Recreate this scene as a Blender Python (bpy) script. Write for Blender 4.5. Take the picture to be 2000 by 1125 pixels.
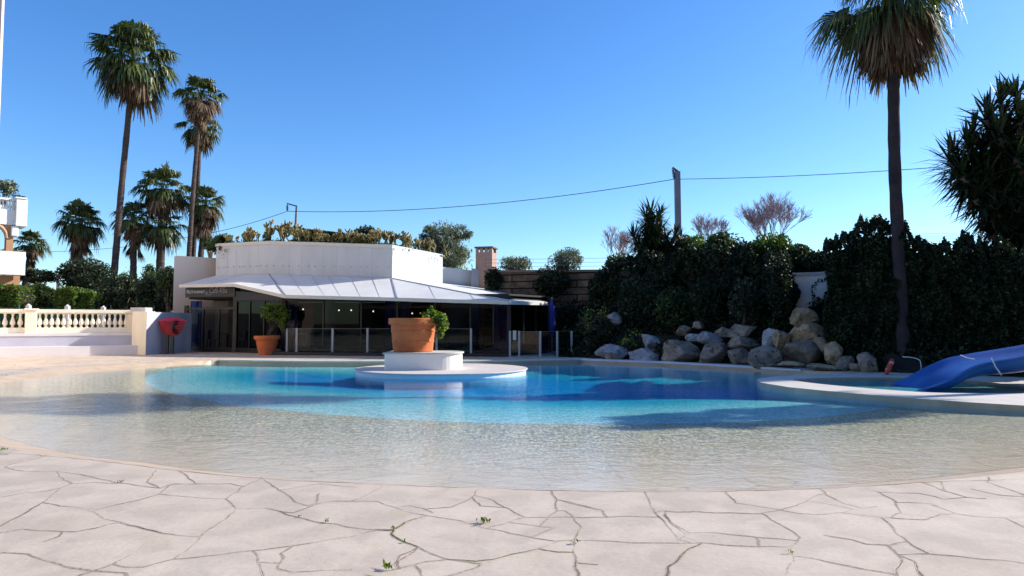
import bpy, bmesh, math, random
import numpy as np
from mathutils import Vector, Matrix, noise
from mathutils.geometry import tessellate_polygon

for _o in list(bpy.data.objects):
    bpy.data.objects.remove(_o)
SC = bpy.context.scene
COL = SC.collection

# ------------------------------------------------------------ camera, sky, sun
PITCH = math.radians(2.98)
CAMZ = 1.4
FPX = 1333.333
cam_d = bpy.data.cameras.new('camera')
cam_d.lens = 24.0
cam_d.sensor_width = 36.0
cam_d.clip_start = 0.05
cam_d.clip_end = 6000
cam = bpy.data.objects.new('camera', cam_d)
cam.location = (0, 0, CAMZ)
cam.rotation_euler = (math.radians(90) + PITCH, 0, 0)
COL.objects.link(cam)
SC.camera = cam

SUN_EL = math.radians(28.5)
SUN_AZ = math.radians(18)          # from +X towards +Y
world = bpy.data.worlds.new("World")
SC.world = world
world.use_nodes = True
wn = world.node_tree.nodes
wl = world.node_tree.links
wn.clear()
sky = wn.new('ShaderNodeTexSky')
sky.sky_type = 'NISHITA'
sky.sun_disc = False
sky.sun_elevation = SUN_EL
sky.sun_rotation = math.radians(90) - SUN_AZ
sky.altitude = 0
sky.air_density = 1.0
sky.dust_density = 0.35
sky.ozone_density = 2.6
hs = wn.new('ShaderNodeHueSaturation')
hs.inputs['Saturation'].default_value = 1.25
hs.inputs['Hue'].default_value = 0.505
bg = wn.new('ShaderNodeBackground')
bg.inputs['Strength'].default_value = 0.105
wo = wn.new('ShaderNodeOutputWorld')
wl.new(sky.outputs[0], hs.inputs['Color'])
tint = wn.new('ShaderNodeMix'); tint.data_type = 'RGBA'; tint.blend_type = 'MULTIPLY'
tint.inputs[0].default_value = 1.0
tint.inputs[7].default_value = (1.05, 1.26, 1.45, 1)
wl.new(hs.outputs[0], tint.inputs[6])
wl.new(tint.outputs[2], bg.inputs[0])
wl.new(bg.outputs[0], wo.inputs[0])

sun_d = bpy.data.lights.new('sun', 'SUN')
sun_d.energy = 5.0
sun_d.angle = math.radians(0.55)
sun_d.color = (1.0, 0.95, 0.87)
sun = bpy.data.objects.new('sun', sun_d)
COL.objects.link(sun)
S = Vector((math.cos(SUN_EL) * math.cos(SUN_AZ), math.cos(SUN_EL) * math.sin(SUN_AZ), math.sin(SUN_EL)))
sun.rotation_euler = S.to_track_quat('Z', 'Y').to_euler()
sun.location = S * 60

SC.view_settings.view_transform = 'Standard'
SC.view_settings.look = 'None'
SC.view_settings.exposure = 0.55
SC.view_settings.gamma = 1.0
SC.cycles.max_bounces = 8
SC.cycles.transparent_max_bounces = 24
SC.cycles.transmission_bounces = 6
SC.cycles.volume_bounces = 0
SC.cycles.caustics_reflective = False
SC.cycles.caustics_refractive = False

# ------------------------------------------------------------ helpers
def at(px, py, Y):
    """world point at depth Y seen at photo pixel (2000 px wide frame)"""
    cx = (px - 1000) / FPX
    cy = (562.5 - py) / FPX
    dy = math.cos(PITCH) - cy * math.sin(PITCH)
    dz = math.sin(PITCH) + cy * math.cos(PITCH)
    t = Y / dy
    return Vector((cx * t, Y, CAMZ + dz * t))

def gp(px, py, z=0.0):
    cx = (px - 1000) / FPX
    cy = (562.5 - py) / FPX
    dy = math.cos(PITCH) - cy * math.sin(PITCH)
    dz = math.sin(PITCH) + cy * math.cos(PITCH)
    t = (z - CAMZ) / dz
    return Vector((cx * t, dy * t, z))

BASE = {}
MATS = {}

def tag(o, label=None, cat=None, group=None, kind=None):
    if label: o['label'] = label
    if cat: o['category'] = cat
    if group: o['group'] = group
    if kind: o['kind'] = kind
    return o

def thing(name, label, cat, loc, group=None):
    o = bpy.data.objects.new(name, None)
    o.empty_display_size = 0.3
    o.location = loc
    COL.objects.link(o)
    BASE[o.name] = Vector(loc)
    return tag(o, label, cat, group)

def basis(d):
    d = d.normalized()
    u = d.cross(Vector((0, 0, 1)))
    if u.length < 1e-4:
        u = Vector((1, 0, 0))
    u.normalize()
    return d, u, u.cross(d).normalized()

class MB:
    def __init__(s):
        s.v = []; s.f = []
    def add(s, vs, fs):
        b = len(s.v)
        s.v.extend([tuple(p) for p in vs])
        s.f.extend([tuple(i + b for i in f) for f in fs])
        return s
    def box(s, lo, hi, rz=0, piv=None):
        x0, y0, z0 = lo; x1, y1, z1 = hi
        vs = [Vector(p) for p in ((x0,y0,z0),(x1,y0,z0),(x1,y1,z0),(x0,y1,z0),(x0,y0,z1),(x1,y0,z1),(x1,y1,z1),(x0,y1,z1))]
        if rz:
            c = Vector(piv) if piv else Vector(((x0+x1)/2, (y0+y1)/2, 0))
            R = Matrix.Rotation(rz, 3, 'Z')
            vs = [R @ (p - c) + c for p in vs]
        return s.add(vs, [(0,3,2,1),(4,5,6,7),(0,1,5,4),(1,2,6,5),(2,3,7,6),(3,0,4,7)])
    def beam(s, a, b, w, h, up=None):
        a = Vector(a); b = Vector(b)
        d, u, n = basis(b - a)
        vs = []
        for p in (a, b):
            for sx, sy in ((-1,-1),(1,-1),(1,1),(-1,1)):
                vs.append(p + u * (sx * w / 2) + n * (sy * h / 2))
        return s.add(vs, [(0,1,2,3),(7,6,5,4),(0,4,5,1),(1,5,6,2),(2,6,7,3),(3,7,4,0)])
    def tube(s, pts, rad, n=8, cap=True):
        pts = [Vector(p) for p in pts]
        if not hasattr(rad, '__len__'): rad = [rad] * len(pts)
        vs = []; fs = []
        pu = None
        for i, p in enumerate(pts):
            d = pts[min(i+1, len(pts)-1)] - pts[max(i-1, 0)]
            if d.length < 1e-9: d = Vector((0,0,1))
            d.normalize()
            if pu is None:
                _, pu, _ = basis(d)
            u = (pu - d * pu.dot(d))
            if u.length < 1e-5: _, u, _ = basis(d)
            u.normalize(); pu = u
            w = d.cross(u)
            for k in range(n):
                a = 2 * math.pi * k / n
                vs.append(p + (u * math.cos(a) + w * math.sin(a)) * rad[i])
        for i in range(len(pts) - 1):
            for k in range(n):
                k2 = (k + 1) % n
                fs.append((i*n+k, i*n+k2, (i+1)*n+k2, (i+1)*n+k))
        if cap:
            fs.append(tuple(reversed(range(n))))
            fs.append(tuple((len(pts)-1)*n + k for k in range(n)))
        return s.add(vs, fs)
    def lathe(s, c, prof, n=24, sx=1.0):
        """prof: list of (r, z); c centre"""
        vs = []; fs = []
        for r, z in prof:
            for k in range(n):
                a = 2 * math.pi * k / n
                vs.append((c[0] + r * sx * math.cos(a), c[1] + r * math.sin(a), c[2] + z))
        for i in range(len(prof) - 1):
            for k in range(n):
                k2 = (k + 1) % n
                fs.append((i*n+k, i*n+k2, (i+1)*n+k2, (i+1)*n+k))
        fs.append(tuple(reversed(range(n))))
        fs.append(tuple((len(prof)-1)*n + k for k in range(n)))
        return s.add(vs, fs)
    def prism(s, poly, z0, z1, top=True, bottom=True):
        """poly: xy points; z0/z1 numbers or per-vertex lists"""
        n = len(poly)
        a = z0 if hasattr(z0, '__len__') else [z0] * n
        b = z1 if hasattr(z1, '__len__') else [z1] * n
        vs = [(p[0], p[1], a[i]) for i, p in enumerate(poly)] + [(p[0], p[1], b[i]) for i, p in enumerate(poly)]
        fs = [(i, (i+1) % n, n + (i+1) % n, n + i) for i in range(n)]
        if top or bottom:
            tris = tessellate_polygon([[Vector((p[0], p[1], 0)) for p in poly]])
            for t in tris:
                if bottom: fs.append(tuple(t))
                if top: fs.append(tuple(n + q for q in t))
        return s.add(vs, fs)
    def quad(s, a, b, c, d):
        return s.add([a, b, c, d], [(0,1,2,3)])
    def build(s, name, mat, parent=None, smooth=False, bevel=0, fixn=True, **kw):
        off = BASE[parent.name] if parent is not None else Vector((0,0,0))
        me = bpy.data.meshes.new(name)
        me.from_pydata([(p[0]-off.x, p[1]-off.y, p[2]-off.z) for p in s.v], [], s.f)
        return finish(me, name, mat, parent, smooth, bevel, fixn, off, **kw)

def finish(me, name, mat, parent, smooth=False, bevel=0, fixn=False, off=Vector((0,0,0)), **kw):
    me.update()
    if fixn:
        bm = bmesh.new(); bm.from_mesh(me)
        bmesh.ops.recalc_face_normals(bm, faces=bm.faces)
        bm.to_mesh(me); bm.free()
    if smooth:
        me.polygons.foreach_set('use_smooth', [True] * len(me.polygons))
    me.materials.append(mat)
    o = bpy.data.objects.new(name, me)
    COL.objects.link(o)
    if parent is not None:
        o.parent = parent
    BASE[o.name] = off
    if bevel:
        m = o.modifiers.new('bevel', 'BEVEL')
        m.width = bevel; m.segments = 2; m.limit_method = 'ANGLE'
        m.angle_limit = math.radians(40)
    if kw: tag(o, **kw)
    return o

def fast_mesh(name, V, F, mat, parent=None, smooth=False, **kw):
    """V (n,3) array, F (m,k) array"""
    off = BASE[parent.name] if parent is not None else Vector((0,0,0))
    V = np.asarray(V, dtype=np.float32) - np.array(off, dtype=np.float32)
    F = np.asarray(F, dtype=np.int32)
    me = bpy.data.meshes.new(name)
    me.vertices.add(len(V)); me.vertices.foreach_set('co', V.ravel())
    m, k = F.shape
    me.loops.add(m * k); me.loops.foreach_set('vertex_index', F.ravel())
    me.polygons.add(m)
    me.polygons.foreach_set('loop_start', np.arange(0, m*k, k, dtype=np.int32))
    me.update(calc_edges=True)
    me.validate()
    return finish(me, name, mat, parent, smooth, 0, False, off, **kw)

# ------------------------------------------------------------ materials
class NT:
    def __init__(s, name):
        s.m = bpy.data.materials.new(name)
        s.m.use_nodes = True
        s.t = s.m.node_tree
        s.t.nodes.clear()
        s.out = s.t.nodes.new('ShaderNodeOutputMaterial')
    def n(s, typ, **kw):
        nd = s.t.nodes.new(typ)
        for k, v in kw.items():
            if k.startswith('i_'):
                key = k[2:].replace('_', ' ')
                nd.inputs[key].default_value = v
            else:
                setattr(nd, k, v)
        return nd
    def l(s, a, b): s.t.links.new(a, b); return b
    def coord(s):
        return s.n('ShaderNodeNewGeometry').outputs['Position']
    def noise(s, vec, scale, detail=4, rough=0.55, dist=0.0, stretch=None):
        if stretch:
            mp = s.n('ShaderNodeMapping'); mp.inputs['Scale'].default_value = stretch
            s.l(vec, mp.inputs[0]); vec = mp.outputs[0]
        nd = s.n('ShaderNodeTexNoise')
        nd.inputs['Scale'].default_value = scale
        nd.inputs['Detail'].default_value = detail
        nd.inputs['Roughness'].default_value = rough
        nd.inputs['Distortion'].default_value = dist
        s.l(vec, nd.inputs['Vector'])
        return nd.outputs['Fac']
    def ramp(s, fac, stops):
        nd = s.n('ShaderNodeValToRGB')
        el = nd.color_ramp.elements
        while len(el) < len(stops): el.new(0.5)
        for e, (p, c) in zip(el, stops):
            e.position = p
            e.color = (c[0], c[1], c[2], 1) if hasattr(c, '__len__') else (c, c, c, 1)
        s.l(fac, nd.inputs[0])
        return nd.outputs[0]
    def mix(s, fac, a, b, mode='MIX'):
        nd = s.n('ShaderNodeMix', data_type='RGBA', blend_type=mode)
        for key, v in ((0, fac), (6, a), (7, b)):
            if isinstance(v, (int, float)): nd.inputs[key].default_value = v
            elif isinstance(v, tuple): nd.inputs[key].default_value = (*v[:3], 1)
            else: s.l(v, nd.inputs[key])
        return nd.outputs[2]
    def math(s, op, a, b=0.0, c=0.0, clamp=False):
        nd = s.n('ShaderNodeMath', operation=op, use_clamp=clamp)
        for i, v in enumerate((a, b, c)):
            if isinstance(v, (int, float)): nd.inputs[i].default_value = v
            else: s.l(v, nd.inputs[i])
        return nd.outputs[0]
    def bump(s, h, strength=0.3, dist=0.02, nrm=None):
        nd = s.n('ShaderNodeBump')
        nd.inputs['Strength'].default_value = strength
        nd.inputs['Distance'].default_value = dist
        s.l(h, nd.inputs['Height'])
        if nrm is not None: s.l(nrm, nd.inputs['Normal'])
        return nd.outputs[0]
    def princ(s, col, rough=0.6, metal=0.0, spec=0.5, nrm=None, **kw):
        p = s.n('ShaderNodeBsdfPrincipled')
        def st(k, v):
            if v is None: return
            if isinstance(v, (int, float)): p.inputs[k].default_value = v
            elif isinstance(v, tuple): p.inputs[k].default_value = (*v[:3], 1)
            else: s.l(v, p.inputs[k])
        st('Base Color', col); st('Roughness', rough); st('Metallic', metal)
        st('Specular IOR Level', spec)
        for k, v in kw.items(): st(k.replace('_', ' '), v)
        if nrm is not None: s.l(nrm, p.inputs['Normal'])
        s.l(p.outputs[0], s.out.inputs[0])
        return p

def mat_plain(name, col, rough=0.6, metal=0.0, spec=0.5, var=0.12, scale=3.0, bump=0.0, bscale=40, streak=False):
    t = NT(name)
    P = t.coord()
    n1 = t.noise(P, scale, 5, 0.6, stretch=(1,1,0.25) if streak else None)
    lo = tuple(c * (1 - var) for c in col); hi = tuple(min(1, c * (1 + var)) for c in col)
    c = t.ramp(n1, [(0.25, lo), (0.75, hi)])
    nrm = None
    if bump:
        nrm = t.bump(t.noise(P, bscale, 3), bump, 0.01)
    t.princ(c, rough, metal, spec, nrm)
    return t.m

def mat_leaf(name, cols, trans=0.25, rough=0.45, spec=0.4, pscale=0.9):
    """per-leaf random colour, plus broad patches; leaves let some light through"""
    t = NT(name)
    g = t.n('ShaderNodeNewGeometry')
    r = t.ramp(g.outputs['Random Per Island'], [(i / max(1, len(cols)-1), c) for i, c in enumerate(cols)])
    pn = t.noise(g.outputs['Position'], pscale, 3)
    k = t.ramp(pn, [(0.3, 0.62), (0.7, 1.25)])
    c = t.mix(1.0, r, k, 'MULTIPLY')
    p = t.princ(c, rough, 0, spec)
    tr = t.n('ShaderNodeBsdfTranslucent')
    tc = t.mix(1.0, c, (1.25, 1.3, 0.6), 'MULTIPLY')
    t.l(tc, tr.inputs[0])
    ms = t.n('ShaderNodeMixShader'); ms.inputs[0].default_value = trans
    t.l(p.outputs[0], ms.inputs[1]); t.l(tr.outputs[0], ms.inputs[2])
    t.l(ms.outputs[0], t.out.inputs[0])
    return t.m

def paving_nodes(t, P, region=True, tint=(1,1,1)):
    """crazy paving colour + height. Returns colour, bump height socket"""
    warp = t.noise(P, 1.3, 2)
    wv = t.n('ShaderNodeVectorMath', operation='SCALE'); 
    cn = t.n('ShaderNodeTexNoise'); cn.inputs['Scale'].default_value = 1.1; cn.inputs['Detail'].default_value = 3
    t.l(P, cn.inputs['Vector'])
    t.l(cn.outputs['Color'], wv.inputs[0]); wv.inputs['Scale'].default_value = 0.45
    ad = t.n('ShaderNodeVectorMath', operation='ADD'); t.l(P, ad.inputs[0]); t.l(wv.outputs[0], ad.inputs[1])
    fl = t.n('ShaderNodeMapping'); fl.inputs['Scale'].default_value = (1, 1, 0); t.l(ad.outputs[0], fl.inputs[0])
    v1 = t.n('ShaderNodeTexVoronoi', feature='DISTANCE_TO_EDGE'); v1.inputs['Scale'].default_value = 1.25
    t.l(fl.outputs[0], v1.inputs['Vector'])
    vc = t.n('ShaderNodeTexVoronoi', feature='F1'); vc.inputs['Scale'].default_value = 1.25
    t.l(fl.outputs[0], vc.inputs['Vector'])
    fine = t.noise(P, 26, 5, 0.7)
    w = t.math('ADD', 0.002, t.math('MULTIPLY', t.noise(P, 2.5, 2), 0.018))
    jm = t.math('SUBTRACT', 1.0, t.math('MULTIPLY', t.math('SUBTRACT', v1.outputs['Distance'], w), 90, clamp=True), clamp=True)
    if region:
        sx = t.n('ShaderNodeSeparateXYZ'); t.l(P, sx.inputs[0])
        inr = t.math('MULTIPLY', t.math('LESS_THAN', sx.outputs[1], 8.05), t.math('GREATER_THAN', sx.outputs[1], 3.0))
        inr = t.math('MULTIPLY', inr, t.math('LESS_THAN', t.math('ABSOLUTE', sx.outputs[0]), 5.4))
        jm = t.math('MULTIPLY', jm, t.math('SUBTRACT', 1.0, inr))
    jc = t.ramp(t.noise(P, 1.7, 3), [(0.35, (0.22, 0.17, 0.13)), (0.6, (0.46, 0.38, 0.30))])
    base = t.ramp(t.noise(P, 0.9, 5, 0.6), [(0.3, (0.555, 0.445, 0.335)), (0.7, (0.63, 0.515, 0.40))])
    sep = t.n('ShaderNodeSeparateColor'); t.l(vc.outputs['Color'], sep.inputs[0])
    cell = t.ramp(sep.outputs[0], [(0.0, 0.9), (1.0, 1.05)])
    col = t.mix(t.math('SUBTRACT', 1.0, inr) if region else 1.0, base, cell, 'MULTIPLY')
    # ochre stains and pits
    blt = t.ramp(t.noise(P, 2.6, 3, 0.5, 0.6), [(0.40, 0.90), (0.52, 1.0), (0.64, 1.06)])
    col = t.mix(1.0, col, blt, 'MULTIPLY')
    st = t.ramp(t.noise(P, 1.9, 4, 0.6, 0.4), [(0.60, 0.0), (0.78, 0.55)])
    col = t.mix(st, col, (0.60, 0.46, 0.30))
    sp = t.ramp(t.noise(P, 48, 2, 0.5), [(0.62, 0.0), (0.70, 0.6)])
    pt = t.ramp(t.noise(P, 2.2, 3), [(0.45, 0.0), (0.62, 1.0)])
    col = t.mix(t.math('MULTIPLY', sp, pt), col, (0.36, 0.30, 0.25))
    gr = t.ramp(fine, [(0.32, 0.93), (0.5, 1.0), (0.68, 1.05)])
    col = t.mix(1.0, col, gr, 'MULTIPLY')
    col = t.mix(jm, col, jc)
    if tint != (1,1,1): col = t.mix(1.0, col, tint, 'MULTIPLY')
    h = t.math('SUBTRACT', t.math('ADD', t.math('MULTIPLY', t.noise(P, 11, 7, 0.75), 0.8), t.math('MULTIPLY', t.noise(P, 1.2, 2), 0.8)), t.math('MULTIPLY', jm, 1.2))
    return col, h

t = NT('crazy_paving'); P = t.coord(); c, h = paving_nodes(t, P)
t.princ(c, 0.62, 0, 0.35, t.bump(h, 0.28, 0.02)); M_PAVE = t.m

t = NT('paving_plain_top'); P = t.coord(); c, h = paving_nodes(t, P, region=False)
t.princ(c, 0.6, 0, 0.35, t.bump(h, 0.5, 0.02)); M_PAVE2 = t.m

# submerged beach floor: stone, paving joints, sun ripples painted as speckle, greyer with depth
t = NT('beach_floor'); P = t.coord(); c, h = paving_nodes(t, P, region=False)
caustic_noise = t.noise(P, 24, 4, 0.75, stretch=(1, .34, 1))
c = t.mix(0.35, c, (0.60, 0.50, 0.38))
pm = t.ramp(caustic_noise, [(0.37, (0.40, 0.41, 0.36)), (0.5, (0.86, 0.85, 0.78)), (0.61, (1.6, 1.56, 1.45))])
sx = t.n('ShaderNodeSeparateXYZ'); t.l(P, sx.inputs[0])
deepm = t.ramp(t.math('MULTIPLY', sx.outputs[2], -4.0), [(0.51, 0.0), (0.74, 1.0)])
wet = t.mix(0.35, t.mix(1.0, c, (1.25, 1.18, 1.02), 'MULTIPLY'), (0.68, 0.56, 0.40))
wet2 = t.mix(1.0, t.mix(0.75, wet, (0.60, 0.515, 0.37)), pm, 'MULTIPLY')
c = t.mix(deepm, wet, wet2)
t.princ(c, 0.6, 0, 0.2); M_BEACH = t.m

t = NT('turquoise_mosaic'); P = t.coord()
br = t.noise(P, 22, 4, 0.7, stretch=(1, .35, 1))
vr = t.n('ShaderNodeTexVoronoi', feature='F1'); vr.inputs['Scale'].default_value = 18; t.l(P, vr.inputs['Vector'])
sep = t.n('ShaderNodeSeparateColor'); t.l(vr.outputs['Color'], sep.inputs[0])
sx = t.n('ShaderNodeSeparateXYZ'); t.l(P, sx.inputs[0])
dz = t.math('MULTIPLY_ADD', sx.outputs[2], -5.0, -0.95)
depth_tint = t.ramp(dz, [(0.0, (0.62, 0.80, 0.74)), (0.20, (0.34, 0.78, 0.78)), (0.46, (0.035, 0.55, 0.68)), (0.82, (0.006, 0.40, 0.82))])  # deepening water tint painted into the tile colour by depth
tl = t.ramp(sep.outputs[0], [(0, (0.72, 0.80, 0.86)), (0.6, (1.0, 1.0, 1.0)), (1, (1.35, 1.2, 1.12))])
c = t.mix(1.0, depth_tint, tl, 'MULTIPLY')
c2 = t.ramp(br, [(0.36, 0.66), (0.64, 1.22)])  # sun-ripple mottling painted over the tiles
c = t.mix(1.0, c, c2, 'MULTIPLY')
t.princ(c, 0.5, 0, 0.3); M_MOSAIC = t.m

M_SUBW = mat_plain('submerged_blue_tile', (0.06, 0.42, 0.58), 0.5, var=0.15, scale=6)
t = NT('slide_pool_floor'); P = t.coord()
c = t.ramp(t.noise(P, 5, 4), [(0.3, (0.02, 0.30, 0.34)), (0.7, (0.06, 0.44, 0.46))])
t.princ(c, 0.5); M_TUBFLOOR = t.m

def mat_water(name, absorb, bs=0.2, calm=True):
    t = NT(name)
    P = t.coord()
    n1 = t.noise(P, 3.2, 3, 0.6, 0.6, stretch=(1, 1.6, 1))
    n2 = t.noise(P, 16, 3, 0.6, 0.5, stretch=(1, 1.5, 1))
    h = t.math('ADD', t.math('MULTIPLY', n1, 0.75), t.math('MULTIPLY', n2, 0.25))
    if calm:
        # wind-ruffled patches against calmer water by the far and near rims
        sx = t.n('ShaderNodeSeparateXYZ'); t.l(P, sx.inputs[0])
        yy = sx.outputs[1]
        far = t.ramp(t.math('MULTIPLY', yy, 1/30.0), [(0.20, 0.30), (0.30, 0.50), (0.45, 0.28), (0.60, 0.13), (0.8, 0.09)])
        patch = t.ramp(t.noise(P, 0.28, 3), [(0.35, 0.55), (0.65, 1.2)])
        h = t.math('MULTIPLY', h, t.math('MULTIPLY', far, patch))
    nrm = t.bump(h, bs, 0.1)
    lw = t.n('ShaderNodeLayerWeight'); lw.inputs['Blend'].default_value = 0.5; t.l(nrm, lw.inputs['Normal'])
    fr = t.n('ShaderNodeMath', operation='MULTIPLY_ADD')
    t.l(t.math('POWER', lw.outputs['Facing'], 5.0), fr.inputs[0]); fr.inputs[1].default_value = 0.98; fr.inputs[2].default_value = 0.02
    fr = t.n('ShaderNodeClamp'); fr.inputs['Max'].default_value = 0.55; t.l(t.t.nodes[-2].outputs[0], fr.inputs[0])
    gl = t.n('ShaderNodeBsdfGlossy'); gl.inputs['Roughness'].default_value = 0.03; t.l(nrm, gl.inputs['Normal'])
    gl.inputs['Color'].default_value = (1, 1, 1, 1)
    tr = t.n('ShaderNodeBsdfTransparent')
    ms = t.n('ShaderNodeMixShader')
    t.l(fr.outputs[0], ms.inputs[0]); t.l(tr.outputs[0], ms.inputs[1]); t.l(gl.outputs[0], ms.inputs[2])
    t.l(ms.outputs[0], t.out.inputs[0])
    if absorb:
        va = t.n('ShaderNodeVolumeAbsorption')
        va.inputs['Color'].default_value = (*absorb[0], 1)
        va.inputs['Density'].default_value = absorb[1]
        t.l(va.outputs[0], t.out.inputs['Volume'])
    return t.m
M_WATER = mat_water('pool_water_surface', ((0.20, 0.80, 0.90), 0.30), 0.5)
M_WATER2 = mat_water('slide_pool_water', None, 0.25, False)

t = NT('white_render'); P = t.coord()
c = t.ramp(t.noise(P, 1.2, 5, 0.6, stretch=(1,1,0.3)), [(0.3, (0.50, 0.52, 0.53)), (0.7, (0.59, 0.61, 0.62))])
dr = t.ramp(t.noise(P, 3.0, 4, 0.7, stretch=(1,1,0.08)), [(0.58, 0.0), (0.75, 0.30)])
c = t.mix(dr, c, (0.45, 0.42, 0.38))
t.princ(c, 0.75, 0, 0.3, t.bump(t.noise(P, 30, 3), 0.15, 0.01)); M_WHITE = t.m

M_VILLA = mat_plain('villa_white_paint', (0.84, 0.82, 0.78), 0.7, var=0.05, scale=1.0, bump=0.1, streak=True)
M_CREAM = mat_plain('cream_render', (0.66, 0.58, 0.50), 0.8, var=0.05, scale=0.8, bump=0.15, streak=True)
M_WALLGREY = mat_plain('old_grey_wall_paint', (0.50, 0.48, 0.50), 0.8, var=0.14, scale=2.0, bump=0.2, streak=True)
M_BAL = mat_plain('balustrade_cream_paint', (0.80, 0.74, 0.60), 0.7, var=0.08, scale=2.5, bump=0.1, streak=True)
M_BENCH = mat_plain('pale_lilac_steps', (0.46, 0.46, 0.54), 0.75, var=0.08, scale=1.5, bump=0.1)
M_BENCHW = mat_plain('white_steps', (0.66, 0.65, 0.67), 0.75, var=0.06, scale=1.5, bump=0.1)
M_CANOPY = mat_plain('canopy_sheet', (0.73, 0.705, 0.645), 0.55, var=0.09, scale=0.9, spec=0.4)
M_CANEDGE = mat_plain('canopy_edge', (0.60, 0.58, 0.52), 0.6, var=0.06)
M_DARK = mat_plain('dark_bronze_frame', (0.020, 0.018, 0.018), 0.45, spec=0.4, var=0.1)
M_SIGN = mat_plain('sign_board_black', (0.018, 0.016, 0.017), 0.5, var=0.1)
M_LETTER = mat_plain('sign_letters_white', (0.60, 0.62, 0.60), 0.6, var=0.05)
M_LETTER2 = mat_plain('sign_script_grey', (0.30, 0.29, 0.32), 0.6, var=0.05)
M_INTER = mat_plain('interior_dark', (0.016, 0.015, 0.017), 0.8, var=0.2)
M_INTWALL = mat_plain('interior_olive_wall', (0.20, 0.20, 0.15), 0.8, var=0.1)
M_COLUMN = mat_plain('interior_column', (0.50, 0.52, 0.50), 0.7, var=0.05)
M_CURT = mat_plain('blue_curtain', (0.035, 0.07, 0.26), 0.8, var=0.25, scale=6, spec=0.2)
M_POST = mat_plain('brushed_aluminium', (0.42, 0.43, 0.44), 0.5, metal=0.2, var=0.05)
M_POLE = mat_plain('galvanised_pole', (0.22, 0.19, 0.21), 0.6, metal=0.2, var=0.1)
M_WIRE = mat_plain('dark_wire', (0.06, 0.07, 0.09), 0.6)
M_INSUL = mat_plain('dark_insulator', (0.05, 0.05, 0.07), 0.4)
M_CHIM = mat_plain('pink_brown_chimney', (0.42, 0.27, 0.21), 0.85, var=0.12, scale=2, bump=0.2)
M_CHIMCAP = mat_plain('chimney_slab', (0.16, 0.12, 0.10), 0.85)
M_RED = mat_plain('faded_red_plastic', (0.30, 0.012, 0.016), 0.5, var=0.3, scale=4)
M_REDBUOY = mat_plain('orange_red_buoy', (0.55, 0.07, 0.03), 0.5, var=0.1)
M_HOSE = mat_plain('dark_hose', (0.06, 0.01, 0.012), 0.5)
M_DKPOST = mat_plain('dark_green_post', (0.02, 0.03, 0.025), 0.5)
M_FENCE = mat_plain('green_fence_mesh', (0.015, 0.10, 0.08), 0.5)
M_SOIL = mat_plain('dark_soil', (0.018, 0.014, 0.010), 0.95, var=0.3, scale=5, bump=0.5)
M_GROUND = mat_plain('dry_ground', (0.16, 0.14, 0.09), 0.95, var=0.25, scale=0.3)
M_BARKPALM = None
M_ROPE = mat_plain('pale_rope', (0.65, 0.66, 0.68), 0.7)
M_LAMP = None
M_TABLE = mat_plain('table_top_pale', (0.35, 0.36, 0.40), 0.5)
M_TAN = mat_plain('terracotta_tan_render', (0.50, 0.27, 0.14), 0.85, var=0.1, bump=0.1)
M_TAN2 = mat_plain('unseen_hotel_render', (0.34, 0.26, 0.19), 0.85, var=0.1)
M_APT = mat_plain('pale_pink_cream_render', (0.72, 0.58, 0.48), 0.8, var=0.05)
M_BLUEHOLD = mat_plain('blue_parasol_cloth', (0.02, 0.04, 0.25), 0.8)

t = NT('palm_bark'); P = t.coord()
rg = t.noise(P, 1.0, 3, 0.6, 0.2, stretch=(1.5, 1.5, 14))
c = t.ramp(rg, [(0.3, (0.045, 0.034, 0.030)), (0.7, (0.12, 0.09, 0.075))])
t.princ(c, 0.9, 0, 0.15, t.bump(rg, 0.8, 0.04)); M_BARKPALM = t.m
M_BARKSHADED = mat_plain('shaded_palm_bark', (0.042, 0.034, 0.036), 0.9, var=0.35, scale=3.0, bump=0.6, bscale=14, spec=0.15)  # palm bark darkened so the near trunk's shade sits in its colour
M_BARK = mat_plain('tree_bark', (0.13, 0.10, 0.075), 0.9, var=0.3, scale=6, bump=0.5)
M_TWIG = mat_plain('bare_twigs', (0.42, 0.31, 0.33), 0.8, var=0.2)

t = NT('terracotta'); P = t.coord()
c = t.ramp(t.noise(P, 2.5, 5, 0.6), [(0.3, (0.50, 0.125, 0.040)), (0.7, (0.64, 0.185, 0.062))])
wh = t.ramp(t.noise(P, 4, 4, 0.7, stretch=(1,1,0.3)), [(0.6, 0.0), (0.8, 0.30)])
c = t.mix(wh, c, (0.60, 0.36, 0.24))
t.princ(c, 0.75, 0, 0.25, t.bump(t.noise(P, 25, 3), 0.15, 0.01)); M_TERRA = t.m

def mat_rock(name, a, b, moss=0.3):
    t = NT(name); P = t.coord()
    n1 = t.noise(P, 1.8, 6, 0.65, 0.3)
    c = t.ramp(n1, [(0.3, a), (0.7, b)])
    cr = t.ramp(t.noise(P, 6, 5, 0.7, 1.0), [(0.36, 0.25), (0.47, 1.0)])
    c = t.mix(1.0, c, cr, 'MULTIPLY')
    m = t.ramp(t.noise(P, 3.2, 4, 0.6), [(0.55, 0.0), (0.7, moss)])
    c = t.mix(m, c, (0.05, 0.06, 0.025))
    t.princ(c, 0.9, 0, 0.2, t.bump(t.math('ADD', n1, t.math('MULTIPLY', t.noise(P, 9, 5, 0.7), 0.5)), 0.9, 0.08))
    return t.m
M_ROCKG = mat_rock('grey_rock', (0.17, 0.135, 0.10), (0.42, 0.345, 0.27))
M_ROCKW = mat_rock('pale_rock', (0.22, 0.21, 0.205), (0.56, 0.54, 0.53), 0.25)
M_ROCKO = mat_rock('ochre_rock', (0.28, 0.20, 0.115), (0.62, 0.46, 0.28), 0.15)

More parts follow.
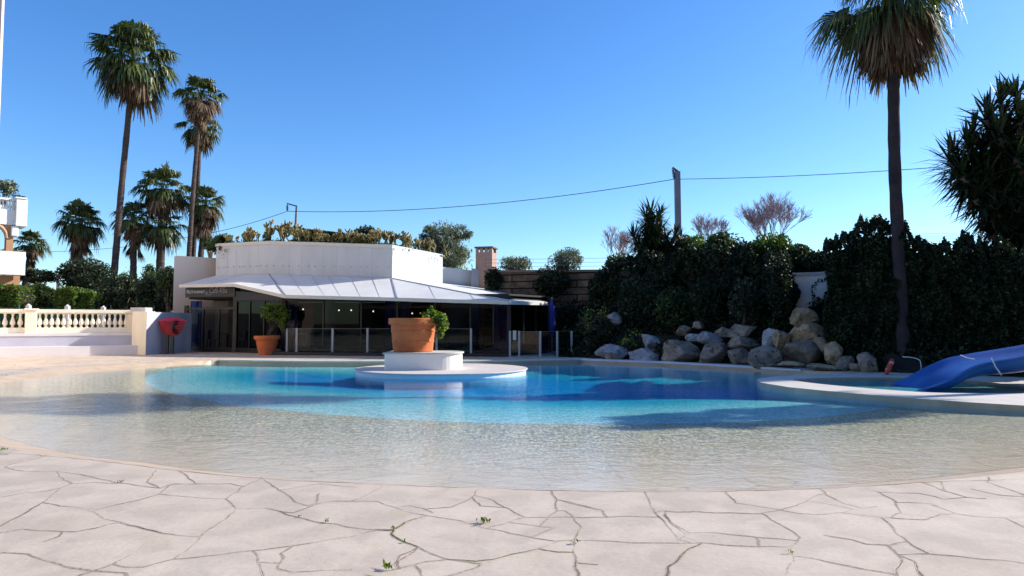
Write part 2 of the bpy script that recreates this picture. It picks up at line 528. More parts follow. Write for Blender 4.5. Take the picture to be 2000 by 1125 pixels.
t = NT('stone_course_wall'); P = t.coord()
bk = t.n('ShaderNodeTexBrick'); 
mp = t.n('ShaderNodeMapping'); mp.inputs['Rotation'].default_value = (math.radians(90), 0, 0); t.l(P, mp.inputs[0])
t.l(mp.outputs[0], bk.inputs['Vector'])
bk.inputs['Scale'].default_value = 1.0; bk.inputs['Brick Width'].default_value = 2.2; bk.inputs['Row Height'].default_value = 0.36
bk.inputs['Mortar Size'].default_value = 0.03; bk.inputs['Color1'].default_value = (0.20, 0.145, 0.095, 1)
bk.inputs['Color2'].default_value = (0.11, 0.085, 0.06, 1); bk.inputs['Mortar'].default_value = (0.015, 0.012, 0.01, 1)
c = t.mix(1.0, bk.outputs['Color'], t.ramp(t.noise(P, 2.5, 5), [(0.3, 0.5), (0.7, 1.4)]), 'MULTIPLY')
t.princ(c, 0.95, 0, 0.15, t.bump(t.math('SUBTRACT', t.noise(P, 8, 4), t.math('MULTIPLY', bk.outputs['Fac'], 2.0)), 0.7, 0.05)); M_STONEWALL = t.m

t = NT('blue_slide_plastic'); P = t.coord()
c = t.ramp(t.noise(P, 1.5, 4), [(0.3, (0.026, 0.105, 0.36)), (0.7, (0.042, 0.15, 0.47))])
t.princ(c, 0.32, 0, 0.5); M_SLIDE = t.m

def mat_glass(name, tint, refl):
    t = NT(name)
    lw = t.n('ShaderNodeLayerWeight'); lw.inputs['Blend'].default_value = 0.5
    fr = t.n('ShaderNodeMath', operation='MULTIPLY_ADD')
    t.l(t.math('POWER', lw.outputs['Facing'], 5.0), fr.inputs[0]); fr.inputs[1].default_value = 0.9; fr.inputs[2].default_value = refl
    gl = t.n('ShaderNodeBsdfGlossy'); gl.inputs['Roughness'].default_value = 0.01
    tr = t.n('ShaderNodeBsdfTransparent'); tr.inputs[0].default_value = (*tint, 1)
    ms = t.n('ShaderNodeMixShader')
    t.l(fr.outputs[0], ms.inputs[0]); t.l(tr.outputs[0], ms.inputs[1]); t.l(gl.outputs[0], ms.inputs[2])
    t.l(ms.outputs[0], t.out.inputs[0])
    return t.m
M_GLASS = mat_glass('window_glass', (0.30, 0.33, 0.36), 0.014)
M_FGLASS = mat_glass('fence_glass', (0.80, 0.88, 0.90), 0.012)
t = NT('lamp_glow'); e = t.n('ShaderNodeEmission'); e.inputs[0].default_value = (1, 0.9, 0.75, 1); e.inputs[1].default_value = 2.2
t.l(e.outputs[0], t.out.inputs[0]); M_LAMP = t.m

L_PALM = mat_leaf('fan_palm_leaf', [(0.022, 0.040, 0.012), (0.060, 0.088, 0.022), (0.15, 0.17, 0.05)], 0.30, 0.42, 0.5)
L_DEAD = mat_leaf('dead_palm_leaf', [(0.06, 0.04, 0.026), (0.15, 0.10, 0.06), (0.27, 0.19, 0.125)], 0.22, 0.7, 0.2)
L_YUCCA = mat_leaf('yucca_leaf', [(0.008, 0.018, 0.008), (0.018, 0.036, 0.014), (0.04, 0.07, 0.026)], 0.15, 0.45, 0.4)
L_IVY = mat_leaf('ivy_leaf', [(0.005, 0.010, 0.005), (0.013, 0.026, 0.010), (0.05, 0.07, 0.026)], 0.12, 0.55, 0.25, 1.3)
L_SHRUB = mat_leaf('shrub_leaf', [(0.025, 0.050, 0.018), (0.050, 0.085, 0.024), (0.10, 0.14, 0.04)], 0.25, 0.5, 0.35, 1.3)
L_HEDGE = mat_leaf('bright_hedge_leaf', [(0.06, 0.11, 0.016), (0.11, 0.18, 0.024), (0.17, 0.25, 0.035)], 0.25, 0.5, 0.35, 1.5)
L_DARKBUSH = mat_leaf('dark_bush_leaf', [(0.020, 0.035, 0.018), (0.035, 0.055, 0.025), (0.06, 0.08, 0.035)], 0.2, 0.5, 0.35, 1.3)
L_OLIVE = mat_leaf('olive_leaf', [(0.11, 0.13, 0.085), (0.19, 0.22, 0.145), (0.32, 0.35, 0.24)], 0.2, 0.5, 0.4, 1.3)
L_CACTUS = mat_leaf('cactus_skin', [(0.10, 0.14, 0.04), (0.30, 0.24, 0.07), (0.46, 0.31, 0.17)], 0.1, 0.6, 0.3, 2.0)
L_POTLEAF = mat_leaf('pot_shrub_leaf', [(0.05, 0.10, 0.015), (0.14, 0.22, 0.03), (0.28, 0.36, 0.06)], 0.5, 0.4, 0.45, 3.0)
L_YELLOW = mat_leaf('yellow_flower', [(0.30, 0.34, 0.03), (0.55, 0.55, 0.05)], 0.3, 0.5, 0.3)
L_MOSS = mat_leaf('moss_and_weeds', [(0.08, 0.14, 0.01), (0.20, 0.26, 0.03)], 0.2, 0.7, 0.2, 3.0)
# ============================================================ GROUND AND POOL
def spline(pts, n=8):
    """closed Catmull-Rom through 2D points"""
    out = []
    m = len(pts)
    for i in range(m):
        p0, p1, p2, p3 = (Vector((*pts[(i + k) % m][:2], 0)) for k in (-1, 0, 1, 2))
        for j in range(n):
            u = j / n
            out.append(0.5 * ((2*p1) + (-p0+p2)*u + (2*p0-5*p1+4*p2-p3)*u*u + (-p0+3*p1-3*p2+p3)*u*u*u))
    return [(p.x, p.y) for p in out]

beach_px = [(0,870),(227,903),(350,919),(525,935),(700,944),(930,953),(1140,959),(1350,960),(1597,954),(1790,942),(2000,921)]
near = [tuple(gp(*p))[:2] for p in beach_px]
near_right = [(7.5, 7.75), (10.0, 9.9), (12.0, 13.0), (12.7, 16.4)]
far = [tuple(gp(*p))[:2] for p in ((1640,727),(1530,721),(1470,717),(1300,708),(1135,702))]
farL = [tuple(gp(*p))[:2] for p in ((1080,703),(1010,704.5),(850,706),(700,706),(600,706),(500,704.5),(428,703))]
left = [(-12.7, 24.6), (-13.7, 22.5), (-13.9, 20.3), (-13.2, 17.2), (-12.3, 14.6), (-9.6, 10.9)]
OUT = near + near_right + [(11.2, 18.6)] + far + farL + left
# beachness per control point: 1 beach slope, 0 vertical wall
bn = [1]*len(near) + [1, 1, .2, 0] + [0] + [0]*len(far) + [0]*len(farL) + [.9, 1, 1, 1, 1, 1]
NS = 6
ring0 = []
bnv = []
m = len(OUT)
for i in range(m):
    p1, p2 = OUT[i], OUT[(i+1) % m]
    straight = bn[i] == 0 and bn[(i+1) % m] == 0
    for j in range(NS):
        u = j / NS
        if straight:
            q = (p1[0]*(1-u) + p2[0]*u, p1[1]*(1-u) + p2[1]*u)
        else:
            P = [Vector((*OUT[(i+k) % m], 0)) for k in (-1, 0, 1, 2)]
            v = 0.5*((2*P[1]) + (-P[0]+P[2])*u + (2*P[0]-5*P[1]+4*P[2]-P[3])*u*u + (-P[0]+3*P[1]-3*P[2]+P[3])*u**3)
            q = (v.x, v.y)
        ring0.append(q); bnv.append(bn[i]*(1-u) + bn[(i+1) % m]*u)
N = len(ring0)
PC = (-1.0, 18.0)
def inset(p, d):
    v = Vector((PC[0]-p[0], PC[1]-p[1])); v.normalize()
    return (p[0] + v.x*d, p[1] + v.y*d)
WZ = -0.10
# mosaic border (edge of the turquoise basin) as angle -> radius
mos_px = [(285,745,-.22),(300,757,-.22),(340,770,-.22),(400,782,-.22),(560,803,-.22),(700,815,-.22),(900,826,-.22),(1100,830,-.22),(1300,829,-.22),(1450,826,-.22),(1600,816,-.22),(1700,804,-.22),(1752,793,-.22)]
mos = [tuple(gp(a, b, z))[:2] for a, b, z in mos_px] + [(10.6, 17.0), (11.6, 19.5)]
mosL = [(-11.0, 20.6), (-11.6, 22.3), (-12.4, 24.8)]
def ang(p): return math.atan2(p[1]-PC[1], p[0]-PC[0])
mp_ = sorted([(ang(p), math.hypot(p[0]-PC[0], p[1]-PC[1])) for p in mos + mosL])
ma = np.array([a for a, _ in mp_]); mr = np.array([r for _, r in mp_])
def mos_r(a):
    return float(np.interp(a, np.concatenate([ma-2*math.pi, ma, ma+2*math.pi]), np.concatenate([mr, mr, mr])))

beach = MB(); basin = MB(); band = MB(); pwall = MB()
rows_b = []; rows_m = []; water_ring = []
for p, b in zip(ring0, bnv):
    w = 0.55 * b + 0.004
    q = inset(p, w)
    r0 = math.hypot(q[0]-PC[0], q[1]-PC[1]); a = ang(p)
    rm = min(mos_r(a), r0) if b > 0.02 else r0
    if b < 0.5 and b > 0.02: rm = r0 + (rm - r0) * b * 2
    zq = -0.125 if b > 0.5 else -0.125 - (1 - b*2) * 0.085
    zm = -0.205
    rows_b.append([(p, 0.0)] + [((PC[0]+math.cos(a)*(r0+(rm-r0)*k/6), PC[1]+math.sin(a)*(r0+(rm-r0)*k/6)), zq+(zm-zq)*k/6) for k in range(7)])
    row = []
    for k in range(13):
        u = k / 12
        r = rm * (1-u)
        d = (rm - r)
        z = zm - 0.17 * min(1, max(0, d / 6.5)) ** 1.35
        row.append(((PC[0]+math.cos(a)*r, PC[1]+math.sin(a)*r), z))
    rows_m.append(row)
    wq = inset(p, w * 0.55 + 0.001)
    water_ring.append(wq)
for i in range(N):
    j = (i + 1) % N
    A, B = rows_b[i], rows_b[j]
    (pwall if bnv[i] < .5 and bnv[j] < .5 else band).quad((*A[0][0], 0.0), (*B[0][0], 0.0), (*B[1][0], B[1][1]), (*A[1][0], A[1][1]))
    for k in range(1, 7):
        if abs(A[k][0][0]-A[k+1][0][0]) + abs(A[k][0][1]-A[k+1][0][1]) + abs(B[k][0][0]-B[k+1][0][0]) + abs(B[k][0][1]-B[k+1][0][1]) < 1e-4: continue
        beach.quad((*A[k][0], A[k][1]), (*B[k][0], B[k][1]), (*B[k+1][0], B[k+1][1]), (*A[k+1][0], A[k+1][1]))
    A, B = rows_m[i], rows_m[j]
    za, zb = rows_b[i][-1], rows_b[j][-1]
    for k in range(12):
        basin.quad((*A[k][0], A[k][1]), (*B[k][0], B[k][1]), (*B[k+1][0], B[k+1][1]), (*A[k+1][0], A[k+1][1]))
t = NT('rim_band_stone'); P = t.coord()
c = t.ramp(t.noise(P, 2.2, 5, 0.6), [(0.3, (0.50, 0.36, 0.235)), (0.7, (0.62, 0.48, 0.34))])
vv = t.ramp(t.noise(P, 30, 3), [(0.3, 0.9), (0.7, 1.06)])
c = t.mix(1.0, c, vv, 'MULTIPLY')
t.princ(c, 0.5, 0, 0.4, t.bump(t.noise(P, 12, 4), 0.3, 0.01)); M_BAND = t.m
band.build('pool_edge_band', M_BAND, kind='structure', fixn=False)
beach.build('pool_beach', M_BEACH, kind='structure', smooth=True, fixn=False)
pwall.build('pool_wall', M_BAND, kind='structure', fixn=False)
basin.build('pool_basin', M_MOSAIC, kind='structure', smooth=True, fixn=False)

def poly_with_holes(name, outer, holes, z, mat, **kw):
    loops = [[Vector((p[0], p[1], 0)) for p in outer]] + [[Vector((p[0], p[1], 0)) for p in h] for h in holes]
    tris = tessellate_polygon(loops)
    vs = [v for l in loops for v in l]
    me = bpy.data.meshes.new(name)
    me.from_pydata([(v.x, v.y, z) for v in vs], [], [tuple(t) for t in tris])
    return finish(me, name, mat, None, False, 0, True, **kw)

# water body: closed, its rim tucked under the sloping band
wm = MB(); wm.prism(water_ring, -1.6, WZ)
wo_ = wm.build('pool_water', M_WATER, kind='structure', fixn=True)

DECK = [(-34, -14), (34, -14), (34, 42), (-34, 42)]
poly_with_holes('pool_deck', DECK, [ring0], 0.0, M_PAVE, kind='structure')
g0 = MB()
R = 1800
for (x0, y0, x1, y1) in ((-R, -R, -34, R), (34, -R, R, R), (-34, -R, 34, -14), (-34, 42, 34, R)):
    g0.quad((x0, y0, 0), (x1, y0, 0), (x1, y1, 0), (x0, y1, 0))
g0.build('ground', M_GROUND, kind='structure', fixn=False)

# coping stones round the far, walled side: slightly proud slab edge with a shadow gap
cop = MB()
idx = [i for i in range(N) if bnv[i] < 0.15 and ring0[i][0] < 2.9]
def strip(mb, pts, w_out, w_in, z0, z1):
    """slab strip along pts (list of xy), offset outwards w_out / inwards w_in"""
    L = []; Rr = []
    for k, p in enumerate(pts):
        a = Vector(pts[max(0, k-1)]); b = Vector(pts[min(len(pts)-1, k+1)])
        d = (b - a); d.normalize(); nrm = Vector((d.y, -d.x))
        L.append(Vector(p) + nrm * w_out); Rr.append(Vector(p) - nrm * w_in)
    poly = [tuple(q) for q in L] + [tuple(q) for q in reversed(Rr)]
    n = len(pts)
    vs = [(q[0], q[1], z0) for q in poly] + [(q[0], q[1], z1) for q in poly]
    fs = []
    m2 = len(poly)
    for i in range(m2): fs.append((i, (i+1) % m2, m2+(i+1) % m2, m2+i))
    for i in range(n-1):
        a, b, c2, d2 = i, i+1, m2-2-i, m2-1-i
        fs.append((a, b, c2, d2)); fs.append((m2+a, m2+b, m2+c2, m2+d2))
    mb.add(vs, fs)
ptsL = [ring0[i] for i in idx]
strip(cop, ptsL, 0.35, 0.05, -0.035, 0.022)
M_COPE = mat_plain('far_coping_stone', (0.56, 0.54, 0.47), 0.65, var=0.16, scale=1.6, bump=0.25)
cop.build('pool_coping', M_COPE, kind='structure', bevel=0.01)
idx2 = [i for i in range(N) if bnv[i] < 0.15 and ring0[i][0] >= 2.4 and ring0[i][1] > 20.5]
cop2 = MB(); strip(cop2, [ring0[i] for i in idx2], 0.42, 0.05, -0.035, 0.025)
M_COPE2 = mat_plain('white_coping_stone', (0.68, 0.66, 0.70), 0.6, var=0.08, scale=1.6, bump=0.2)
cop2.build('pool_coping', M_COPE2, kind='structure', bevel=0.01)

# ---- foreground paving joints, traced stone by stone
def J(ox, oy, lines):
    return [[(ox + x / 2.857, oy + y / 2.857) for x, y in l] for l in lines]
joints = J(0, 840, [
 [(25,205),(120,230),(315,232),(330,262),(400,300)], [(400,300),(345,320),(240,405),(0,540),(-40,565)],
 [(240,405),(330,425),(430,430),(520,455)], [(430,430),(550,438)], [(400,300),(540,292),(680,298),(900,325)],
 [(520,455),(560,440),(870,365),(970,300)], [(520,455),(580,490),(720,530),(900,575),(1000,590),(1120,595)],
 [(1120,595),(1180,550),(1300,460),(1320,440)], [(1320,440),(1260,385),(1130,380),(900,365)],
 [(1320,440),(1480,435),(1560,455),(1680,490),(1830,520),(2000,550)], [(1120,595),(1050,670),(970,720),(800,765),(700,760),(630,750)],
 [(-30,578),(0,575),(130,555),(350,565),(420,570),(520,550),(660,520)], [(350,565),(330,595),(240,625)],
 [(-20,686),(20,685),(150,690),(290,740),(400,770),(510,785)], [(510,790),(620,750),(780,670)], [(510,790),(440,812),(420,830)],
 [(970,720),(1210,700),(1300,685),(1450,670)], [(1450,670),(1620,650),(1800,620),(2000,590)],
 [(1420,690),(1445,720),(1460,780),(1475,830)], [(1640,655),(1560,690),(1575,720),(1550,775)],
 [(1550,775),(1640,790),(1980,778)], [(1260,385),(1350,320),(1450,265)],
 [(1560,335),(1620,370),(1650,400),(1720,420),(1870,395),(1960,395),(2000,380)], [(1780,355),(1750,400)],
 [(570,275),(440,245),(315,232)], [(570,275),(690,298)], [(970,300),(1280,300),(1350,310)], [(-20,378),(0,375),(140,350),(240,345),(345,320)],
 [(25,205),(60,190),(220,155),(260,140)], [(1790,415),(1640,460),(1560,455)], [(1480,735),(1550,740)],
 [(1470,265),(1560,335),(1780,300),(2000,320)], [(870,225),(820,290),(900,325),(970,300)], [(0,205),(25,205)], [(510,785),(700,800),(720,830)], [(1000,228),(1100,300)]])
joints += J(650, 900, [
 [(0,225),(100,225),(150,210),(240,165),(280,140)], [(100,225),(240,225),(350,260),(450,295),(560,310),(650,325)],
 [(430,250),(510,268),(560,290)], [(510,272),(670,258),(780,205),(810,160)], [(780,205),(820,250),(960,262),(1070,310)],
 [(810,195),(890,220),(960,262)], [(650,325),(780,355),(860,375),(960,395),(1090,425),(1240,450),(1360,445)],
 [(870,370),(980,340),(1070,315),(1200,315),(1350,315),(1500,315),(1640,310),(1800,320)],
 [(1220,165),(1240,215),(1245,280),(1190,335),(1160,360)], [(1240,215),(1330,232),(1460,265)], [(1250,220),(1400,255),(1500,275),(1530,310)],
 [(1245,280),(1290,280),(1340,310),(1390,370),(1350,440),(1350,460)], [(980,350),(1240,372)], [(1240,372),(1110,420)],
 [(1360,442),(1500,445),(1620,455),(1940,460)], [(1740,172),(1770,230),(1800,290),(1870,360),(1930,440)],
 [(1800,290),(1830,280),(2000,285)], [(1850,290),(1880,340),(1990,400)], [(1930,440),(2000,410)], [(1930,440),(2000,465)],
 [(2060,460),(2000,490),(1940,545),(1880,590),(1860,650)], [(1350,460),(1345,500),(1360,560),(1372,650)],
 [(1350,510),(1260,510),(1150,495)], [(1260,450),(1150,490),(1000,520),(900,550),(800,560),(640,550)],
 [(400,345),(330,385),(330,410),(400,450),(480,485),(560,525),(640,550)], [(0,440),(100,420),(250,390),(330,390)],
 [(50,360),(200,385),(320,385)], [(460,490),(380,560),(380,600),(330,610)], [(440,485),(370,530),(370,600)],
 [(640,550),(500,570),(370,600)], [(460,585),(500,650)], [(-60,612),(0,610),(110,605)], [(180,635),(240,650)], [(830,575),(700,630),(600,650)],
 [(640,550),(780,570),(830,575)], [(1370,570),(1480,580)], [(400,345),(450,330),(520,320)], [(350,260),(430,250)]])
joints += J(1300, 900, [
 [(335,172),(390,235),(500,250),(640,275)], [(0,285),(400,293),(520,295),(640,275)], [(640,275),(740,295),(860,300),(980,290)],
 [(640,275),(780,230),(820,205),(870,190)], [(855,155),(900,190),(1000,240)], [(800,225),(900,240),(1050,270),(980,290)],
 [(1000,240),(1100,265),(1180,255)], [(980,290),(1200,315),(1440,330)], [(1110,148),(1200,180),(1280,225),(1310,290),(1260,315)],
 [(1430,118),(1560,170),(1680,205),(1790,212)], [(1170,180),(1300,180),(1400,180),(1500,200),(1560,215),(1680,205)],
 [(1310,230),(1480,235),(1560,270),(1620,295)], [(1450,235),(1530,260),(1620,295),(1730,310),(1900,320),(2000,370),(2100,400)],
 [(1800,90),(1800,120),(1900,155),(2000,185),(2080,210)], [(1700,155),(1850,190),(1990,200),(2100,240)], [(1200,325),(1290,400),(1350,450),(1470,520)],
 [(1470,520),(1700,540),(2000,570),(2100,575)], [(1350,450),(1250,470),(1120,465),(1040,440),(880,415)], [(540,305),(700,390),(750,430)],
 [(750,430),(690,480),(430,475),(200,460),(80,455)], [(0,295),(20,340),(110,405),(80,440)], [(110,400),(300,405),(500,425),(730,445)],
 [(500,430),(525,470)], [(0,380),(70,440)], [(205,460),(100,520),(20,600),(5,650)], [(750,430),(700,490),(705,520),(730,560),(680,600),(675,650)],
 [(710,530),(900,560),(1080,600),(1290,635)], [(1240,470),(1290,520),(1320,550),(1295,600),(1300,650)], [(1290,520),(1380,560),(1440,650)],
 [(1310,520),(1470,525)], [(0,460),(80,460)], [(1290,635),(1300,650)], [(1440,330),(1540,300),(1620,295)], [(1560,170),(1540,120)]])
rj = random.Random(5)
def ribbon(mb, pts, w0, w1, z, seg=0.05, jit=0.022, taper=True):
    P = []
    for a, b in zip(pts[:-1], pts[1:]):
        a = Vector(a[:2]); b = Vector(b[:2]); L = (b-a).length
        n = max(1, int(L / seg))
        for k in range(n):
            u = k / n
            q = a.lerp(b, u)
            if k or P: q += Vector((noise.noise(Vector((q.x*7, q.y*7, 1))), noise.noise(Vector((q.x*7, q.y*7, 5))))) * jit
            P.append(q)
    P.append(Vector(pts[-1][:2]))
    vs = []
    for i, p in enumerate(P):
        d = P[min(i+1, len(P)-1)] - P[max(i-1, 0)]
        if d.length < 1e-6: d = Vector((1, 0))
        d.normalize(); nn = Vector((-d.y, d.x))
        k = 0.5 + 0.9 * noise.noise(Vector((p.x*2.2, p.y*2.2, 9)))+ 0.35*noise.noise(Vector((p.x*14, p.y*14, 3)))
        w = max(0, w0 + (w1-w0) * max(0, min(1, k)))
        if taper: w *= min(1, 0.35 + min(i, len(P)-1-i) / 3)
        vs.append((p.x+nn.x*w/2, p.y+nn.y*w/2, z)); vs.append((p.x-nn.x*w/2, p.y-nn.y*w/2, z))
    mb.add(vs, [(2*i, 2*i+1, 2*i+3, 2*i+2) for i in range(len(P)-1)])
t = NT('joint_mortar'); P = t.coord()
c = t.ramp(t.noise(P, 1.6, 4, 0.6), [(0.36, (0.10, 0.07, 0.05)), (0.47, (0.24, 0.175, 0.13)), (0.58, (0.42, 0.33, 0.25))])
c = t.mix(1.0, c, t.ramp(t.noise(P, 30, 4, 0.7), [(0.36, 0.45), (0.62, 1.3)]), 'MULTIPLY')
t.princ(c, 0.9, 0, 0.1, t.bump(t.noise(P, 40, 3), 0.6, 0.01)); M_JOINT = t.m
def snap(i, p):
    # close each open joint end onto the nearest other joint
    best = (13.0, p)
    for j, l in enumerate(joints):
        if j == i: continue
        for a, b in zip(l[:-1], l[1:]):
            ax, ay, bx, by = a[0], a[1]*2, b[0], b[1]*2
            dx, dy = bx-ax, by-ay; u = max(0, min(1, ((p[0]-ax)*dx + (p[1]*2-ay)*dy)/max(1e-6, dx*dx+dy*dy)))
            qx, qy = ax+dx*u, ay+dy*u; d = math.hypot(p[0]-qx, p[1]*2-qy)
            if d < best[0]: best = (d, (qx, qy/2))
    return best[1]
joints = [[snap(i, l[0])] + l[1:-1] + [snap(i, l[-1])] for i, l in enumerate(joints)]
jm = MB(); jl = MB()
for k, l in enumerate(joints):
    pts = [gp(x, y) for x, y in l]
    ribbon(jl, pts, 0.008, 0.030, 0.0009 + 0.000002 * k, taper=False)
    ribbon(jm, pts, -0.005, 0.0125, 0.0016 + 0.000002 * k, taper=False)
t = NT('pale_mortar'); P = t.coord()
c = t.ramp(t.noise(P, 1.9, 4, 0.6), [(0.36, (0.42, 0.335, 0.255)), (0.5, (0.52, 0.42, 0.32)), (0.62, (0.64, 0.53, 0.415))])
c = t.mix(1.0, c, t.ramp(t.noise(P, 34, 4, 0.7), [(0.36, 0.7), (0.62, 1.12)]), 'MULTIPLY')
t.princ(c, 0.9, 0, 0.1, t.bump(t.noise(P, 40, 3), 0.5, 0.01)); M_MORTAR = t.m
jl.build('joint_mortar_bed', M_MORTAR, kind='structure', fixn=False)
# dark seam along the outer edge of the rim band
seam = [gp(x, y + 0.5) for x, y in beach_px]
sp = spline([tuple(p)[:2] for p in seam] , 6)[:60]
ribbon(jm, [(x, y) for x, y in sp], 0.002, 0.014, 0.0021, taper=False)
jm.build('paving_joints', M_JOINT, kind='structure', fixn=False)

# moss and tiny weeds in the joints
mo = MB()
mossl = J(650, 900, [[(400,345),(330,385),(330,410),(400,450),(480,485)], [(1150,490),(1000,520),(900,550),(800,560),(640,550)], [(1350,510),(1260,510),(1150,495)], [(290,620),(350,605)], [(1330,455),(1360,465)]])
mossl += J(1300, 900, [[(700,490),(705,525)]])
for k, l in enumerate(mossl):
    ribbon(mo, [gp(x, y) for x, y in l], 0.001, 0.010, 0.0026 + 0.0002*k, seg=0.02)
for (x, y, n, s) in ((943, 1022, 16, .05), (766, 1035, 8, .03), (638, 1021, 9, .028), (236, 943, 7, .03), (6, 881, 10, .05), (760, 1113, 14, .045), (1122, 1062, 7, .03), (1545, 1081, 6, .03), (790, 1060, 5, .03), (586, 1011, 5, .025)):
    c0 = gp(x, y)
    for q in range(n):
        a = rj.uniform(0, 6.28); r = rj.uniform(.2, 1) * s
        b = c0 + Vector((rj.gauss(0, s*.4), rj.gauss(0, s*.3), 0.004))
        tip = b + Vector((math.cos(a)*r, math.sin(a)*r, rj.uniform(.3, .9)*s))
        sd = Vector((-math.sin(a), math.cos(a), 0)) * s * .16
        mid = b.lerp(tip, .5) + Vector((0, 0, s*.25))
        mo.quad(b, mid+sd, tip, mid-sd)
tag(mo.build('weeds', L_MOSS, fixn=False), 'small green weeds and moss growing in the paving cracks', 'weeds', kind='stuff')
# ============================================================ ISLAND, PLATFORM, SLIDE
def ellipse(cx, cy, rx, ry, n=64, rot=0):
    return [(cx + rx*math.cos(2*math.pi*k/n), cy + ry*math.sin(2*math.pi*k/n)) for k in range(n)]
isl = thing('island', 'low round white island of pale paving standing in the pool', 'island', (-2.15, 21.1, 0))
e1 = ellipse(-2.15, 21.1, 2.58, 2.5)
mi = MB(); mi.prism(e1, -0.115, 0.0)
mu = MB(); mu.prism(ellipse(-2.15, 21.1, 2.575, 2.495), -1.3, -0.115); mu.build('submerged_wall', M_SUBW, isl)
M_ISLW = mat_plain('island_wall_white', (0.70, 0.72, 0.72), 0.6, var=0.06, scale=1.5)
mi.build('rim_wall', M_ISLW, isl, smooth=False)
mi = MB(); mi.prism(ellipse(-2.15, 21.1, 2.63, 2.55), 0.0, 0.035)
M_ISLTOP = mat_plain('island_paving', (0.62, 0.54, 0.48), 0.65, var=0.12, scale=1.8, bump=0.3)
mi.build('paved_top', M_ISLTOP, isl, bevel=0.008)

# plinth: flat front, rounded right end
def plinth_poly(g=0.0):
    x0, x1, y0, y1 = -3.74-g, -1.52+g, 20.05-g, 21.75+g
    pts = [(x0, y0+.05), (x0+.05, y0)]
    r = 0.75 + g
    for k in range(0, 11):
        a = -math.pi/2 + math.pi/2*k/10
        pts.append((x1-r+r*math.cos(a), y0+r+r*math.sin(a)))
    for k in range(0, 11):
        a = math.pi/2*k/10
        pts.append((x1-r+r*math.cos(a), y1-r+r*math.sin(a)))
    pts += [(x0, y1)]
    return pts
pl = thing('plinth', 'white rendered plinth with rounded end standing on the pool island', 'plinth', (-2.6, 20.9, 0.035))
mi = MB(); mi.prism(plinth_poly(), 0.035, 0.50)
mi.build('base_wall', M_VILLA, pl)
mi = MB(); mi.prism(plinth_poly(0.05), 0.50, 0.545)
mi.build('capping_stone', M_COPE, pl, bevel=0.01)

def pot(label, c, rt, rb, h, n=40, tilt=0):
    th = thing('terracotta_pot', label, 'plant pot', c)
    k = (rt - rb)
    def r(u): return rb + (rt*0.93 - rb) * u
    prof = [(rb*0.96, 0.0), (rb, 0.02), (r(.28), h*.28), (r(.285)+.012, h*.29), (r(.33)+.012, h*.33), (r(.335), h*.345),
            (r(.58), h*.58), (r(.585)+.012, h*.59), (r(.63)+.012, h*.63), (r(.64), h*.645), (r(.80), h*.80), (rt*.985, h*.815), (rt, h*.84), (rt, h*.975), (rt*.985, h),
            (rt*.90, h), (rt*.885, h*.975), (rt*.86, h*.88)]
    mm = MB(); mm.lathe(c, prof, n)
    mm.build('pot_body', M_TERRA, th, smooth=False, bevel=0)
    mm = MB(); mm.lathe((c[0], c[1], c[2]+h*.86), [(rt*.85, 0), (rt*.80, .04), (rt*.3, .07)], n)
    mm.build('soil', M_SOIL, th)
    return th
bigpot = pot('huge terracotta pot standing on the white plinth of the pool island', (-3.02, 20.9, 0.545), 0.745, 0.60, 1.02, 56)
smallpot = pot('ribbed terracotta pot standing on the deck before the restaurant corner', (-10.95, 30.6, 0.0), 0.56, 0.34, 0.86, 48)

# leaf helper ---------------------------------------------------------------
rng = np.random.default_rng(11)
def leaves(P, size, aspect=0.5, up=0.0, outward=None, rg=rng, curl=0.15, sizevar=0.35):
    """P (n,3) points -> diamond leaves, returns V,F"""
    n = len(P)
    d = rg.normal(size=(n, 3))
    if outward is not None: d = d*0.8 + outward
    d[:, 2] += up
    d /= np.linalg.norm(d, axis=1)[:, None]
    r = rg.normal(size=(n, 3))
    s = np.cross(d, r); s /= (np.linalg.norm(s, axis=1)[:, None] + 1e-9)
    nn = np.cross(d, s)
    L = size * (1 + sizevar * rg.uniform(-1, 1, size=(n, 1)))
    W = L * aspect
    V = np.empty((n, 4, 3))
    V[:, 0] = P - d*L*0.5
    V[:, 1] = P + s*W*0.5 + nn*L*curl
    V[:, 2] = P + d*L*0.5
    V[:, 3] = P - s*W*0.5 + nn*L*curl
    F = np.arange(n*4).reshape(n, 4)
    return V.reshape(-1, 3), F
def merge(parts):
    Vs = []; Fs = []; b = 0
    for V, F in parts:
        Vs.append(V); Fs.append(F + b); b += len(V)
    return np.concatenate(Vs), np.concatenate(Fs)

def blob_points(c, r, n, clumps=30, rg=rng, flat=0.0, spread=0.22, hollow=0.55):
    """clumped points in an ellipsoid with an uneven outline"""
    c = np.array(c); r = np.array(r)
    k = rg.normal(size=(clumps, 3)); k /= np.linalg.norm(k, axis=1)[:, None]
    rad = hollow + (1-hollow) * rg.uniform(0, 1, size=(clumps, 1)) ** 0.6
    cc = k * rad * 0.84
    w = rg.uniform(0.5, 1.5, clumps); w /= w.sum()
    ix = rg.choice(clumps, n, p=w)
    sp = spread * rg.uniform(0.6, 1.3, size=(clumps, 1))
    p = cc[ix] + rg.normal(size=(n, 3)) * sp[ix]
    ln = np.linalg.norm(p, axis=1)[:, None]
    p = np.where(ln > 1.12, p / ln * (1.12 - 0.1*rg.uniform(size=(n, 1))), p)
    if flat: p[:, 2] = np.maximum(p[:, 2], -flat)
    return c + p * r

